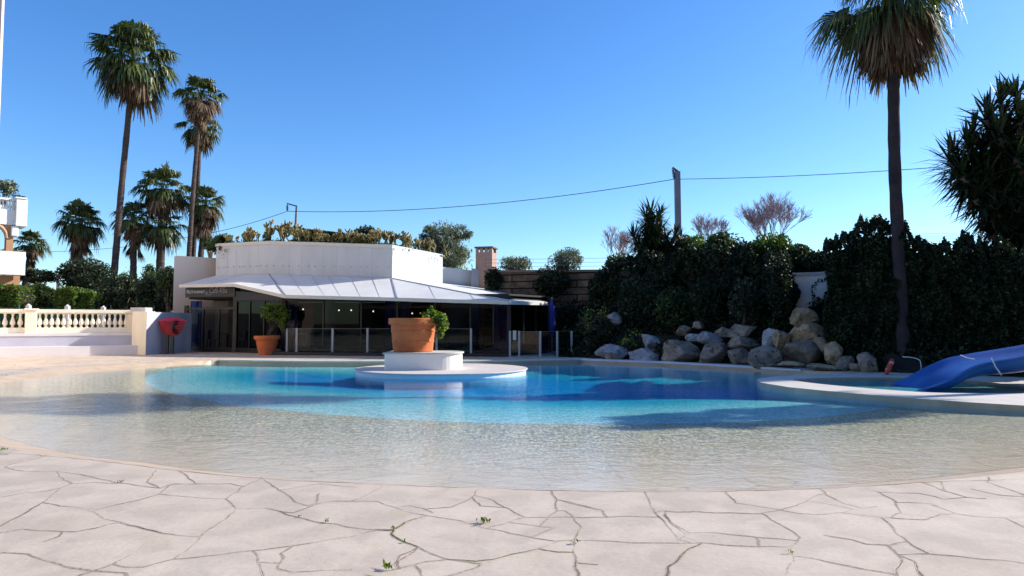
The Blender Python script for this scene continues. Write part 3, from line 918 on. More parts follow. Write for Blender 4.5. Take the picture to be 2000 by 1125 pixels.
def branch_mesh(mb, base, c, r, n, rg, rt=0.06, rb=0.12):
    base = Vector(base); c = Vector(c)
    fork = base.lerp(c, 0.45)
    mb.tube([base, base.lerp(fork, .5) + Vector((rg.uniform(-.03, .03)*r[0], 0, 0)), fork], [rb, rb*.85, rb*.7], 8)
    for i in range(n):
        a = 2*math.pi*i/n + rg.uniform(-.3, .3)
        tip = c + Vector((math.cos(a)*r[0]*.7, math.sin(a)*r[1]*.7, rg.uniform(-.1, .6)*r[2]))
        mid = fork.lerp(tip, .5) + Vector((rg.uniform(-.1, .1)*r[0], rg.uniform(-.1, .1)*r[1], .08*r[2]))
        mb.tube([fork, mid, tip], [rb*.5, rb*.32, rb*.08], 6)

def bush(name, label, cat, base, c, r, n, size, mat, rg, group=None, aspect=0.5, clumps=40, trunk=True, spread=0.2, hollow=0.6, up=0.0, trunkr=0.12, flat=0.0, trunkmat=None, nb=6):
    th = thing(name, label, cat, base, group)
    pr = random.Random(int(rg.integers(1e6)))
    if trunk:
        mb = MB(); branch_mesh(mb, base, c, r, nb, pr, rb=trunkr)
        mb.build('trunk', trunkmat or M_BARK, th, smooth=True)
    P = blob_points(c, r, n, clumps, rg, flat, spread, hollow)
    V, F = leaves(P, size, aspect, up, rg=rg)
    fast_mesh('crown' if cat in ('tree',) else 'foliage', V, F, mat, th)
    return th

# shrub of the big pot, hanging over its right rim, and the shrub of the small pot
rg1 = np.random.default_rng(3)
def potshrub(label, base, blobs, n, size, stems):
    th = thing('potted_shrub', label, 'shrub', base)
    for a, b, cc in stems:
        mb = MB(); mb.tube([a, b, cc], [0.022, 0.016, 0.008], 6)
        mb.build('stem', M_BARK, th, smooth=True)
    Ps = [blob_points(c, r, int(n*w), 16, rg1, 0, .24, .3) for c, r, w in blobs]
    V, F = leaves(np.concatenate(Ps), size, 0.5, rg=rg1)
    fast_mesh('foliage', V, F, L_POTLEAF, th)
c1 = at(845, 625, 20.75)
potshrub('leafy green shrub spilling over the right rim of the huge island pot', (-2.75, 20.9, 1.42),
    [(at(846, 622, 20.75), (.36, .38, .24), .38), (at(862, 634, 20.6), (.20, .28, .34), .36), (at(838, 612, 20.8), (.24, .24, .14), .12), (at(860, 652, 20.5), (.13, .15, .14), .10), (at(842, 604, 20.8), (.05, .05, .16), .04)],
    2000, 0.09, [((-2.75, 20.9, 1.40), tuple(at(835, 628, 20.8)), tuple(at(850, 612, 20.7))), ((-2.7, 20.85, 1.40), tuple(at(848, 630, 20.6)), tuple(at(866, 640, 20.5))), ((-2.9, 20.9, 1.4), tuple(at(832, 622, 20.8)), tuple(at(826, 612, 20.8)))])
potshrub('round leafy shrub growing from the ribbed pot by the restaurant corner', (-10.95, 30.6, .8),
    [(at(537, 612, 30.6), (.62, .5, .46), .72), (at(553, 625, 30.5), (.22, .3, .42), .12), (at(520, 606, 30.5), (.25, .3, .36), .12), (at(543, 598, 30.5), (.36, .3, .18), .04)],
    1350, 0.125, [((-10.95, 30.6, .78), tuple(at(531, 640, 30.6)), tuple(at(535, 612, 30.6))), ((-10.9, 30.6, .78), tuple(at(534, 640, 30.6)), tuple(at(548, 612, 30.6))), ((-11.0, 30.6, .78), tuple(at(528, 640, 30.6)), tuple(at(522, 612, 30.6)))])

# ---- slide pool platform
def g2(l, z): return [tuple(gp(x, y, z))[:2] for x, y in l]
plat = g2([(1478,741),(1486,747),(1500,749.5),(1540,756),(1600,762),(1700,771),(1800,779),(1900,786),(2000,792)], .012) + [(11.6, 10.3), (14, 12), (15, 21), (11.5, 20.2)] + g2([(1690,731),(1640,730),(1560,732),(1505,736),(1483,738.5)], .012)
tub = spline(g2([(1548,741.5),(1600,738),(1700,736.5),(1800,738),(1900,743),(1985,753)], .012) + [(11.1, 13.9), (10.6, 13.75)] + g2([(1900,768),(1800,765.5),(1700,758.5),(1600,749.5)], .012), 6)
M_PLAT = mat_plain('platform_paving', (0.64, 0.57, 0.50), 0.62, var=0.12, scale=2.2, bump=0.3)
poly_with_holes('slide_pool_deck', plat, [tub], 0.012, M_PLAT, kind='structure')
mp2 = MB()
mp3 = MB()
for i in range(len(plat)):
    a, b = plat[i], plat[(i+1) % len(plat)]
    mp3.quad((*a, -1.3), (*b, -1.3), (*b, -.115), (*a, -.115))
mp3.build('slide_pool_wall', M_SUBW, kind='structure', fixn=False)
for ring, z0, z1 in ((plat, -.115, 0.0119), (tub, -0.4, 0.0119)):
    n = len(ring)
    for i in range(n):
        a, b = ring[i], ring[(i+1) % n]
        mp2.quad((*a, z0), (*b, z0), (*b, z1), (*a, z1))
M_PLATW = mat_plain('platform_side_stone', (0.42, 0.40, 0.30), 0.65, var=0.25, scale=2.0, bump=0.3, streak=True)
mp2.build('slide_pool_wall', M_PLATW, kind='structure', fixn=False)
mp2 = MB(); mp2.prism(tub, -0.095, -0.085); mp2.build('slide_pool_floor', M_TUBFLOOR, kind='structure')
mp2 = MB(); n = len(tub)
poly_with_holes('slide_pool_water', tub, [], -0.015, M_WATER2, kind='structure')

# ---- blue slide
def interp(pts, x):
    xs = [p[0] for p in pts]; ys = [p[1] for p in pts]
    return float(np.interp(x, xs, ys))
sl = thing('water_slide', 'bright blue plastic slide running down into the small pool', 'water slide', (12, 15.6, 0))
YB, YF = 16.3, 14.75
backp = [(1728,756),(1745,748),(1765,741),(1785,730),(1800,721),(1825,709),(1850,699),(1875,693.5),(1900,689.5),(1950,681.5),(2000,673.5)]
frontp = [(1790,762),(1810,756),(1840,747),(1858,738),(1875,728),(1890,719),(1905,712),(1922,707),(1940,703.5),(1970,699),(2000,693.5)]
floorp = [(1760,765),(1780,758),(1800,751),(1825,741),(1845,731),(1862,722),(1880,714),(1905,707),(1935,701.5),(1965,697),(2000,690.5)]
underp = [(1790,768),(1815,764),(1850,761),(1875,757),(1895,750),(1908,741),(1920,734),(1938,729.5),(1955,727.5),(1975,726),(2000,724.5)]
secs = []
for k in range(11):
    B = at(*backp[k], YB); F = at(*frontp[k], YF); fl = at(*floorp[k], (YB+YF)/2 - .1)
    un = at(*underp[k], YF+.12)
    dep = 0.34
    fz = min(B.z, F.z) - 0.22
    xb, xf = B.x, F.x
    xm = (xb+xf)/2
    secs.append([Vector((xb, YB+.06, B.z-.05)), Vector((xb, YB+.05, B.z)), Vector((xb, YB-.03, B.z+.005)), Vector((xb*.85+xf*.15, YB-.22, fz+.06)), Vector((xm, (YB+YF)/2, fz)),
                 Vector((xf*.85+xb*.15, YF+.22, fz+.06)), Vector((xf, YF+.03, F.z+.005)), Vector((xf, YF-.07, F.z)), Vector((xf, YF-.06, F.z-.05)), Vector((xf+.0, YF+.02, F.z-.06)),
                 Vector((un.x*.5+xf*.5, YF+.10, un.z)), Vector((xm, (YB+YF)/2, fz-.16-(F.z-un.z)*.2)), Vector((xb, YB-.1, min(un.z, B.z-.3)))])
last = secs[-1]
for j in range(1, 7):
    secs.append([p + Vector((.62*j, .04*j, .13*j + .012*j*j)) for p in last])
ms_ = MB(); vs = [p for s_ in secs for p in s_]; K = 13
fs = [(i*K+k, i*K+(k+1) % K, (i+1)*K+(k+1) % K, (i+1)*K+k) for i in range(len(secs)-1) for k in range(K)]
fs += [tuple(range(K)), tuple((len(secs)-1)*K+k for k in range(K))]
ms_.add(vs, fs)
so = ms_.build('chute', M_SLIDE, sl, smooth=True)
sm = so.modifiers.new('s', 'SUBSURF'); sm.levels = 1; sm.render_levels = 2
for X0 in (13.6, 15.2):
    for yy in (14.9, 16.2):
        mb = MB(); mb.tube([(X0, yy, 0.03), (X0, yy, 0.9 + (X0-13.6)*.25)], .05, 10)
        mb.build('support_leg', M_SLIDE, sl, smooth=True)
mb = MB(); mb.tube([at(1876, 694, 16.1), at(1888, 699, 15.6), at(1904, 702, 15.2)], .014, 6)
mb.build('cross_strap', M_ROPE, sl)
mb = MB(); mb.tube([at(1936, 699, 14.62), at(1944, 716, 14.60), at(1956, 733, 14.60)], .013, 6)
mb.build('side_strap', M_ROPE, sl)

# handrail + lifebuoy by the big palm
hr = thing('hand_rail', 'thin pale curved rail beside the tall palm and blue slide', 'handrail', tuple(gp(1799, 727)))
mb = MB(); mb.tube([at(1763, 697, 17.5), at(1776, 697.5, 17.4), at(1790, 700, 17.3), at(1797, 704, 17.2), at(1799, 715, 17.2), at(1799, 724, 17.2)], .011, 8)
mb.build('rail', M_ROPE, hr, smooth=True)
lb = gp(1737, 733)
buoy = thing('lifebuoy', 'red lifebuoy leaning on the ground against the tall palm trunk', 'lifebuoy', tuple(lb))
mb = MB(); cc = at(1737, 716, 18.6); R_ = .19
ax = Vector((.55, -.25, .8)).normalized(); ux = Vector((.92, .1, -.5)).normalized(); ax = (ax - ux*ax.dot(ux)).normalized()
ux = Vector((-.40, -.90, .0)).normalized()
ax = Vector((.42, 0, .9)).normalized()
ring = [cc + ux*math.cos(a)*R_ + ax*math.sin(a)*R_ for a in [2*math.pi*k/28 for k in range(29)]]
mb.tube(ring, .05, 10, cap=False)
mb.build('ring', M_REDBUOY, buoy, smooth=True)
for a in (.6, 3.8):
    q = [cc + ux*math.cos(b)*R_ + ax*math.sin(b)*R_ for b in (a-.1, a, a+.1)]
    mb = MB(); mb.tube(q, .053, 10)
    mb.build('white_band', M_ROPE, buoy, smooth=True)
# ============================================================ RESTAURANT
rest = thing('restaurant', 'white angular poolside restaurant with a sloping pale canopy over dark glass', 'restaurant', (-7, 33, 0))
A = gp(366, 686.8); A = Vector((at(366, 680, 34.4).x, 34.4, 0))
def gx(px, Y, z=0): 
    p = at(px, 632, Y); return Vector((p.x, Y, z))
FA, FB, FC, FD, FE = gx(366, 34.3), gx(460, 33.2), gx(555, 31.3), gx(994, 29.6), gx(1073, 32.6)

# main body walls (left block, core, right block)
def Z(px, py, Y): return at(px, py, Y).z
W0, W1 = gx(337, 34.9), gx(420, 36.3)
zl = Z(340, 499, 34.9)
mb = MB(); mb.prism([(W0.x, W0.y), (W1.x, W1.y), (W1.x+2.5, 37.6), (W1.x+2, 44), (W0.x+.4, 44)], 0, zl)
mb.build('side_wall', M_CREAM, rest)
P0, P1, P2, P3 = gx(419, 35.6), gx(525, 34.4), gx(765, 32.8), gx(864, 37.2)
zs = [Z(420, 476, 35.6), Z(525, 470.5, 34.4), Z(765, 478, 32.8), Z(863.5, 497, 37.2)]
zc = 2.75
M_SEAM = mat_plain('seam_grey', (.46, .47, .48), .8)
back = [(P3.x, 41.5), (P0.x, 41.5)]
def parap(name, a, b, za, zb, mat, th=.25, seams=0):
    d = (b-a); d.z = 0; L = d.length; d.normalize(); n = Vector((-d.y, d.x, 0))
    mb = MB()
    a2, b2 = a+n*th, b+n*th
    mb.prism([(a.x, a.y), (b.x, b.y), (b2.x, b2.y), (a2.x, a2.y)], zc, [za, zb, zb, za])
    return mb, d, n, L
for k, (a, b, za, zb) in enumerate(((P0, P1, zs[0], zs[1]), (P1, P2, zs[1], zs[2]), (P2, P3, zs[2], zs[3]))):
    mb, d, n, L = parap('parapet', a, b, za-.17 if k < 2 else za, zb-.17 if k < 2 else zb, M_WHITE)
    fn = -n
    if k < 2:
        # coping lip along the top and thin vertical drips and panel seams
        q = fn*.05
        mb2 = MB()
        mb2.prism([tuple((a+q-d*.02)[:2]), tuple((b+q+d*.02)[:2]), tuple((b+n*.3)[:2]), tuple((a+n*.3)[:2])], [za-.17, zb-.17, zb-.17, za-.17], [za, zb, zb, za])
        par = mb.build('parapet_wall', M_WHITE, rest)
        mb2.build('coping', M_CANEDGE, par, bevel=.01)
        nseam = 5 if k == 0 else 7
        for i in range(1, nseam):
            mb3 = MB(); u = i/nseam + (.02 if i % 2 else -.015); p = a.lerp(b, u); zz = za*(1-u)+zb*u
            mb3.prism([tuple((p+fn*.004-d*.006)[:2]), tuple((p+fn*.004+d*.006)[:2]), tuple((p+d*.010)[:2]), tuple((p-d*.010)[:2])], zc+.3, zz-.2)
            mb3.build('wall_seam', M_SEAM, par)
        for i in range(nseam*2):
            mb3 = MB()
            u = (i+.45+.15*math.sin(i*2.1))/(nseam*2); p = a.lerp(b, u); zz = (za*(1-u)+zb*u)
            zm_ = zc + (zz-zc)*.56
            mb3.tube([p - fn*.02 + Vector((0, 0, zm_)), p + fn*.09 + Vector((0, 0, zm_-.02))], .022, 8)
            mb3.build('rain_spout', M_CANEDGE, par)
    else:
        mb.build('parapet_wall', M_WHITE, rest)
# roof deck behind the parapets with planting soil
mb = MB(); mb.prism([tuple((P0+Vector((.1,.25,0)))[:2]), tuple((P1+Vector((0,.25,0)))[:2]), tuple((P2+Vector((-.2,.25,0)))[:2]), tuple((P3+Vector((-.3,0,0)))[:2])] + [(P3.x-.1, 43.5), (P0.x, 43.5)], zc, [z-.3 for z in zs] + [zs[3]-.3, zs[0]-.3])
mb.build('roof', M_SOIL, rest)
# right low wall
Q0, Q1, Q2 = gx(862, 37.6), gx(921, 38.6), gx(948, 39.3)
zq = [Z(865, 521, 37.6), Z(921, 528, 38.6), Z(945, 531, 39.3)]
mb = MB(); mb.prism([tuple(Q0[:2]), tuple(Q1[:2]), (Q1.x, 43), (Q0.x, 43)], 0, [zq[0], zq[1], zq[1], zq[0]])
mb.build('back_wall', M_WHITE, rest)
mb = MB(); mb.prism([tuple((Q1+Vector((.003, -.35, 0)))[:2]), tuple((Q2+Vector((0, -.35, 0)))[:2]), (Q2.x, 43), (Q1.x+.003, 43)], 0, [zq[1]+.1, zq[2]+.06, zq[2]+.06, zq[1]+.1])
mb.build('back_wall', M_WALLGREY, rest)

# canopy
e0, e1_, e2, e3, e4, e5 = at(351, 556, 33.8), at(458, 554, 32.1), at(557, 576, 30.1), at(775, 581.5, 29.2), at(993, 588, 28.4), at(1069, 590, 31.6)
r0, r1, r2, r3, r4 = at(419, 539, 35.56), at(525, 535.5, 34.36), at(765, 543.5, 32.76), at(863, 553, 37.1), at(946, 563, 38.8)
def slab(name, pts, mat, th=.07, par=rest):
    mb = MB(); n = len(pts)
    vs = list(pts) + [p - Vector((0, 0, th)) for p in pts]
    fs = [(i, (i+1) % n, n+(i+1) % n, n+i) for i in range(n)] + [tuple(range(n)), tuple(reversed(range(n, 2*n)))]
    mb.add(vs, fs)
    return mb.build(name, mat, par)
can = slab('canopy', [e0, e1_, r1, r0], M_CANOPY)
c2 = slab('canopy', [e1_, e2, r1], M_CANOPY)
c3 = slab('canopy', [e2, e3, r2, r1], M_CANOPY)
c4 = slab('canopy', [e3, e4, r2], M_CANOPY)
c5 = slab('canopy', [e4, e5, r4, r3, r2], M_CANOPY)
# fascia edge strip and ridge capping, panel seams
mb = MB()
for a, b in ((e0, e1_), (e1_, e2), (e2, e3), (e3, e4), (e4, e5)):
    mb.beam(a - Vector((0, 0, .07)), b - Vector((0, 0, .07)), .06, .15)
mb.build('canopy_fascia', M_CANEDGE, rest)
M_LEAD = mat_plain('lead_ridge', (.30, .30, .33), .5)
for a, b in ((r1, e2), (r2, e3), (r2, e4)):
    mb = MB(); mb.beam(a + Vector((0, 0, .012)), b + Vector((0, 0, .012)), .06, .03)
    mb.build('canopy_ridge_cap', M_LEAD, rest)
M_CSEAM = mat_plain('canopy_seam_grey', (.50, .50, .51), .6)
for u in (.18, .36, .50, .68, .85):
    mb = MB(); mb.beam(r1.lerp(r2, u) + Vector((0, -.05, .006)), e2.lerp(e3, min(1, u*1.0)) + Vector((0, .02, .006)), .02, .012); mb.build('canopy_seam', M_CSEAM, rest)
for u in (.35, .7):
    mb = MB(); mb.beam(r2.lerp(e4, u) + Vector((0, 0, .01)), e3.lerp(e4, u) + Vector((0, .02, .006)), .02, .012); mb.build('canopy_seam', M_CSEAM, rest)
mb = MB(); mb.beam(r1.lerp(r0, .5) + Vector((0, 0, .006)), e1_.lerp(e0, .5) + Vector((0, 0, .006)), .02, .012)
mb.build('canopy_seam', M_CSEAM, rest)
# soffit: ceiling under the canopy to the core
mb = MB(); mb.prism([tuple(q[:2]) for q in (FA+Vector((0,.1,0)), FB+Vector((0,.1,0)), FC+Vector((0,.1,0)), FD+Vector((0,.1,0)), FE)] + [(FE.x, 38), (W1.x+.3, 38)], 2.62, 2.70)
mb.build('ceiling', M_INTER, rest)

# interior: floor, back wall, dividing wall
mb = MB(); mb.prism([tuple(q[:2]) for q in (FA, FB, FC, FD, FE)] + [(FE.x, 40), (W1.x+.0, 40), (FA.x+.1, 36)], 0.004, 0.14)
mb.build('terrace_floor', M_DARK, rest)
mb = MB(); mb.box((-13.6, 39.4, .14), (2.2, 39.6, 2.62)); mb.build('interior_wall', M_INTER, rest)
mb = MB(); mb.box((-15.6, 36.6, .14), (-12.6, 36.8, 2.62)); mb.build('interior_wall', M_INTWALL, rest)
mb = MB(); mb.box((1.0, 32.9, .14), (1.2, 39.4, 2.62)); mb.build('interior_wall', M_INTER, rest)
mb = MB(); cx_ = gx(645, 33.6); mb.lathe((cx_.x, 33.6, .14), [(.24, 0), (.24, 2.48)], 20)
mb.build('interior_column', M_COLUMN, rest, smooth=False)

def bay(a, b, z0, z1, fr=.07, mid=None):
    """one glazed bay: frame with its pane"""
    d = (b-a); d.z = 0; L = d.length; d.normalize(); n = Vector((-d.y, d.x, 0))
    mb = MB()
    def seg(u0, u1, za, zb, o=0.0):
        p, q = a + d*u0, a + d*u1
        mb.prism([tuple((p-n*(.04+o))[:2]), tuple((q-n*(.04+o))[:2]), tuple((q+n*.04)[:2]), tuple((p+n*.04)[:2])], za, zb)
    seg(0, fr/2, z0, z1); seg(L-fr/2, L, z0, z1)
    seg(fr/2, L-fr/2, z0, z0+.10); seg(fr/2, L-fr/2, z1-.10, z1)
    if mid: seg(fr/2, L-fr/2, mid, mid+.05)
    f = mb.build('window', M_DARK, rest)
    g = MB(); p, q = a+d*fr/2, b-d*fr/2
    g.quad(Vector((p.x, p.y, z0+.1)), Vector((q.x, q.y, z0+.1)), Vector((q.x, q.y, z1-.1)), Vector((p.x, p.y, z1-.1)))
    g.build('pane', M_GLASS, f, fixn=False)
ztop = 2.55
def split(a, b, pxs):
    """points on segment a-b whose photo column is in pxs"""
    out = []
    for px in pxs:
        s = (px-1000)/FPX
        # X = s*t(Y) ; t ~ Y/cos
        k = s
        u = (k*a.y - a.x) / ((b.x-a.x) - k*(b.y-a.y))
        out.append(a + (b-a)*max(0, min(1, u)))
    return out
wA = split(FA, FB, [398, 429]); wB = split(FB, FC, [489, 517]); wC = split(FC, FD, [632, 706, 776, 850, 919, 964])
for seq in ([FA]+wA+[FB], [FB]+wB+[FC], [FC]+wC+[FD]):
    for a, b in zip(seq[:-1], seq[1:]):
        bay(a, b, .14, 2.2 if seq[0] is FA else ztop, mid=None)
# recessed side wing on the right: dark frames only
wE = split(FD, FE, [1022, 1046])
for a, b in zip([FD]+wE, wE+[FE]): bay(a, b, .14, 2.5)
# corner columns
mb = MB()
for p in (FB, FC, FD, FE): mb.box((p.x-.09, p.y-.12, 0), (p.x+.09, p.y+.09, 2.62))
mb.box((FA.x-.16, FA.y-.05, 0), (FA.x, FA.y+.15, 2.3))
mb.build('corner_post', M_DARK, rest)
mb = MB()
# dark fascia board above the glass, B-C and C-D
for a, b, z0, z1 in ((FB, FC, 2.50, 2.98), (FC, FD, 2.50, 2.66)):
    d = (b-a).normalized(); n = Vector((d.y, -d.x, 0))
    mb.prism([tuple((a+n*.16)[:2]), tuple((b+n*.16)[:2]), tuple((b+n*.06)[:2]), tuple((a+n*.06)[:2])], z0, [z1, z1-.25 if b is FC else z1, z1-.25 if b is FC else z1, z1])
mb.build('fascia_board', M_DARK, rest)
# sign board with lettering
sa, sb = at(362, 570, 34.1), at(458.5, 570, 32.95)
sd = (sb-sa); sd.z = 0; SL = sd.length; sd.normalize(); sn = Vector((sd.y, -sd.x, 0))
zt, zb_ = at(362, 558.5, 34.1).z, at(362, 581, 34.1).z
mb = MB(); mb.prism([tuple(sa[:2]), tuple(sb[:2]), tuple((sb-sn*.35)[:2]), tuple((sa-sn*.35)[:2])], zb_, [zt, zt+.06, zt+.06, zt])
sign = mb.build('sign_board', M_SIGN, rest)
def text_mesh(body, size, u, z, mat, name, shear=0, sx=1.0, cap=1.0, ext=.006):
    cu = bpy.data.curves.new(name, 'FONT'); cu.body = body; cu.size = size; cu.extrude = ext; cu.shear = shear
    cu.resolution_u = 3; cu.space_character = cap
    ob = bpy.data.objects.new(name + '_tmp', cu); COL.objects.link(ob)
    bpy.context.view_layer.update()
    me = bpy.data.meshes.new_from_object(ob.evaluated_get(bpy.context.evaluated_depsgraph_get()))
    me.name = name
    bpy.data.objects.remove(ob)
    org = sa + sd*u + sn*.010; org.z = z
    rot = Matrix((( sd.x, 0, sn.x), (sd.y, 0, sn.y), (0, 1, 0)))
    off = BASE[sign.name]
    for v in me.vertices:
        q = rot @ Vector((v.co.x*sx, v.co.y, v.co.z)) + org - off
        v.co = q
    return finish(me, name, mat, sign, off=off)
zmid = (zt+zb_)/2
text_mesh('R', .25, .10, zmid-.09, M_LETTER, 'sign_lettering')
text_mesh('ESTAURANT', .19, .245, zmid-.09, M_LETTER, 'sign_lettering', sx=.98)
text_mesh('le', .24, 1.28, zmid-.14, M_LETTER2, 'sign_lettering', shear=.45)
text_mesh('Caf\u00e9', .42, 1.52, zmid-.10, M_LETTER2, 'sign_lettering', shear=.45, sx=.72, ext=.004)
text_mesh('Alba', .42, 2.12, zmid-.10, M_LETTER2, 'sign_lettering', shear=.45, sx=.72, ext=.004)
mb = MB(); p = sa + sd*1.36 + sn*.012; q = sa + sd*1.72 + sn*.012
mb.quad(Vector((p.x, p.y, zmid-.19)), Vector((q.x, q.y, zmid-.17)), Vector((q.x, q.y, zmid-.15)), Vector((p.x, p.y, zmid-.17)))
mb.build('sign_flourish', M_LETTER2, sign, fixn=False)

# curtains behind the glass
def curtain(px0, px1, Y, label):
    a, b = gx(px0, Y), gx(px1, Y); n = max(14, int((b.x-a.x)/.03)); vs = []; fs = []
    for k in range(n+1):
        u = k/n; x = a.x + (b.x-a.x)*u; y = Y + .06*math.sin(u*n*.62) + .02*math.sin(u*n*1.7)
        vs += [(x, y, .2), (x, y, 2.55)]
    for k in range(n): fs.append((2*k, 2*k+2, 2*k+3, 2*k+1))
    mb = MB(); mb.add(vs, fs); o = mb.build('curtain', M_CURT, None, smooth=True, fixn=False)
    tag(o, label, 'curtain', 'blue curtains inside the restaurant')
curtain(558, 582, 31.9, 'blue curtain behind the restaurant glass right of the potted round shrub')
curtain(752, 773, 31.2, 'blue curtain behind the glass just left of the huge pot rim')
curtain(782, 800, 31.2, 'narrow blue curtain behind the glass above the huge pot')
curtain(962, 990, 30.5, 'wide blue curtain in the rightmost bay of the restaurant front')
curtain(372, 394, 35.0, 'dark blue curtain in the leftmost bay under the restaurant sign')
for px, py, lab in ((592, 604, 'small ceiling lamp glowing in the second restaurant bay beside the blue curtain'), (662, 606, 'small glowing lamp just right of the pale column inside the restaurant'), (686, 606, 'small glowing lamp near the middle of the third restaurant bay'), (729, 608, 'small glowing lamp left of the blue curtain by the huge pot'), (791, 612, 'small glowing lamp above the left half of the huge pot'), (805, 612, 'small glowing lamp above the middle of the huge pot')):
    p = at(px, py, 34.5)
    th = thing('pendant_lamp', lab, 'lamp', (p.x, p.y, p.z), 'pendant lamps inside the restaurant')
    mb = MB(); mb.lathe((p.x, p.y, p.z-.04), [(.01, 0), (.035, .02), (.04, .05), (.02, .08)], 12); mb.build('bulb', M_LAMP, th, smooth=True)
    mb = MB(); mb.tube([(p.x, p.y, p.z+.04), (p.x, p.y, 2.62)], .012, 6); mb.build('cord', M_DARK, th)
# dining tables and chairs glimpsed through the glass
def dtable(x, y, lab):
    th = thing('dining_table', lab, 'table', (x, y, .14), 'dining tables inside the restaurant')
    mb = MB(); mb.box((x-.4, y-.4, .85), (x+.4, y+.4, .89)); mb.build('table_top', M_TABLE, th, bevel=.01)
    mb = MB(); mb.tube([(x, y, .14), (x, y, .85)], .04, 10); mb.box((x-.25, y-.25, .14), (x+.25, y+.25, .16)); mb.build('table_leg', M_DARK, th)
def dchair(x, y, rz, lab):
    th = thing('dining_chair', lab, 'chair', (x, y, .14), 'dining chairs inside the restaurant')
    def R(pts):
        c, s = math.cos(rz), math.sin(rz)
        return [Vector((x+px*c-py*s, y+px*s+py*c, pz)) for px, py, pz in pts]
    def bx(name, lo, hi, mat):
        mb = MB().box(lo, hi); mb.v = [tuple(q) for q in R(mb.v)]; mb.build(name, mat, th, bevel=.008)
    bx('seat', (-.22, -.22, .56), (.22, .22, .61), M_TABLE)
    bx('backrest', (-.22, .18, .61), (.22, .23, 1.05), M_TABLE)
    for sx in (-.2, .2):
        for sy in (-.2, .2): bx('leg', (sx-.02, sy-.02, .14), (sx+.02, sy+.02, .56), M_DARK)
for px, Y, nm in ((680, 32.6, 'by the third window from the huge pot'), (594, 33.2, 'behind the second glass bay'), (900, 32.0, 'right of the huge pot plinth'), (445, 35.1, 'behind the entrance glass')):
    p = gx(px, Y); dtable(p.x, p.y, 'small pale dining table inside the restaurant ' + nm)
    dchair(p.x-.75, p.y, math.pi/2, 'pale dining chair left of the table ' + nm)
    dchair(p.x+.75, p.y, -math.pi/2, 'pale dining chair right of the table ' + nm)

# glass pool fence in front of the glazing: posts and panels
def fence_run(pts, label, zb, h, pane_alpha=True, group=None, double=()):
    th = thing('glass_fence', label, 'fence', tuple(pts[0]), group)
    for i, p in enumerate(pts):
        mb = MB()
        mb.box((p.x-.045, p.y-.03, zb), (p.x+.045, p.y+.03, zb+h)); mb.box((p.x-.07, p.y-.06, zb), (p.x+.07, p.y+.06, zb+.012))
        mb.build('post', M_POST, th, bevel=.008)
    for a, b in zip(pts[:-1], pts[1:]):
        g = MB(); d = (b-a).normalized()*.05; d.z = 0
        a2, b2 = a+d, b-d
        n = Vector((d.y, -d.x, 0)).normalized()*.006
        g.prism([tuple((a2+n)[:2]), tuple((b2+n)[:2]), tuple((b2-n)[:2]), tuple((a2-n)[:2])], zb+.06, zb+h-.03)
        g.build('glass_panel', M_FGLASS, th)
        mb = MB(); mb.beam(Vector((a2.x, a2.y, zb+h-.02)), Vector((b2.x, b2.y, zb+h-.02)), .012, .012); mb.build('top_rail', M_POLE, th)
fr1 = [gx(px, Y, 0) for px, Y in ((561, 30.7), (580, 30.6), (650, 30.3), (718, 30.05), (775, 29.8), (853, 29.5), (920, 29.2))]
mb = MB(); mb.prism([tuple((FC+Vector((-.2, -.9, 0)))[:2]), tuple((FD+Vector((.1, -.75, 0)))[:2]), tuple((FD+Vector((.1, 0, 0)))[:2]), tuple((FC+Vector((-.2, 0, 0)))[:2])], 0.004, .135)
mb.build('terrace_step', M_DARK, rest, bevel=.01)
fence_run(fr1, 'low glass fence with metal posts along the restaurant front', .135, 1.06)
fr2 = [gx(px, Y, 0) for px, Y in ((996, 28.7), (1014, 28.65), (1055, 28.0), (1088, 28.3), (1116, 29.0), (1124, 30.4))]
fence_run(fr2, 'freestanding glass pool fence with bright posts right of the restaurant', 0, 1.09)
# blank notices on the fence glass
p = at(1005, 655, 28.6); mb = MB(); mb.box((p.x-.07, 28.62, p.z-.20), (p.x+.07, 28.635, p.z+.20))
tag(mb.build('notice', mat_plain('white_notice', (.6, .62, .6), .6), None), 'small white notice on the first panel of the right glass fence', 'notice')
# pale planter box behind the fence
pb = gp(1140, 684); th = thing('planter', 'dim grey tapered planter between the right glass fence and the rocks', 'plant pot', tuple(pb))
mb = MB(); mb.lathe((pb.x, pb.y, 0), [(.16, 0), (.18, .02), (.24, .42), (.28, .43), (.28, .50), (.24, .50), (.22, .44)], 20); mb.build('pot_body', M_ROCKG, th)
rgp = np.random.default_rng(9)
V, F = leaves(blob_points((pb.x, pb.y, .78), (.38, .3, .4), 500, 10, rgp), .13, .4, .2, rg=rgp)
fast_mesh('foliage', V, F, L_SHRUB, th)

# folded blue parasol by the right wing
pp = gx(1078, 31.4); th = thing('parasol', 'closed dark blue parasol standing at the right end of the restaurant', 'parasol', (pp.x, pp.y, 0))
mb = MB(); mb.lathe((pp.x, pp.y, .9), [(.05, 0), (.12, .05), (.17, .5), (.14, 1.2), (.03, 1.62)], 14); mb.build('cloth', M_BLUEHOLD, th, smooth=True)
mb = MB(); mb.tube([(pp.x, pp.y, 0), (pp.x, pp.y, 2.6)], .025, 8); mb.lathe((pp.x, pp.y, 0), [(.28, 0), (.28, .06), (.05, .09)], 16); mb.build('pole', M_POLE, th)

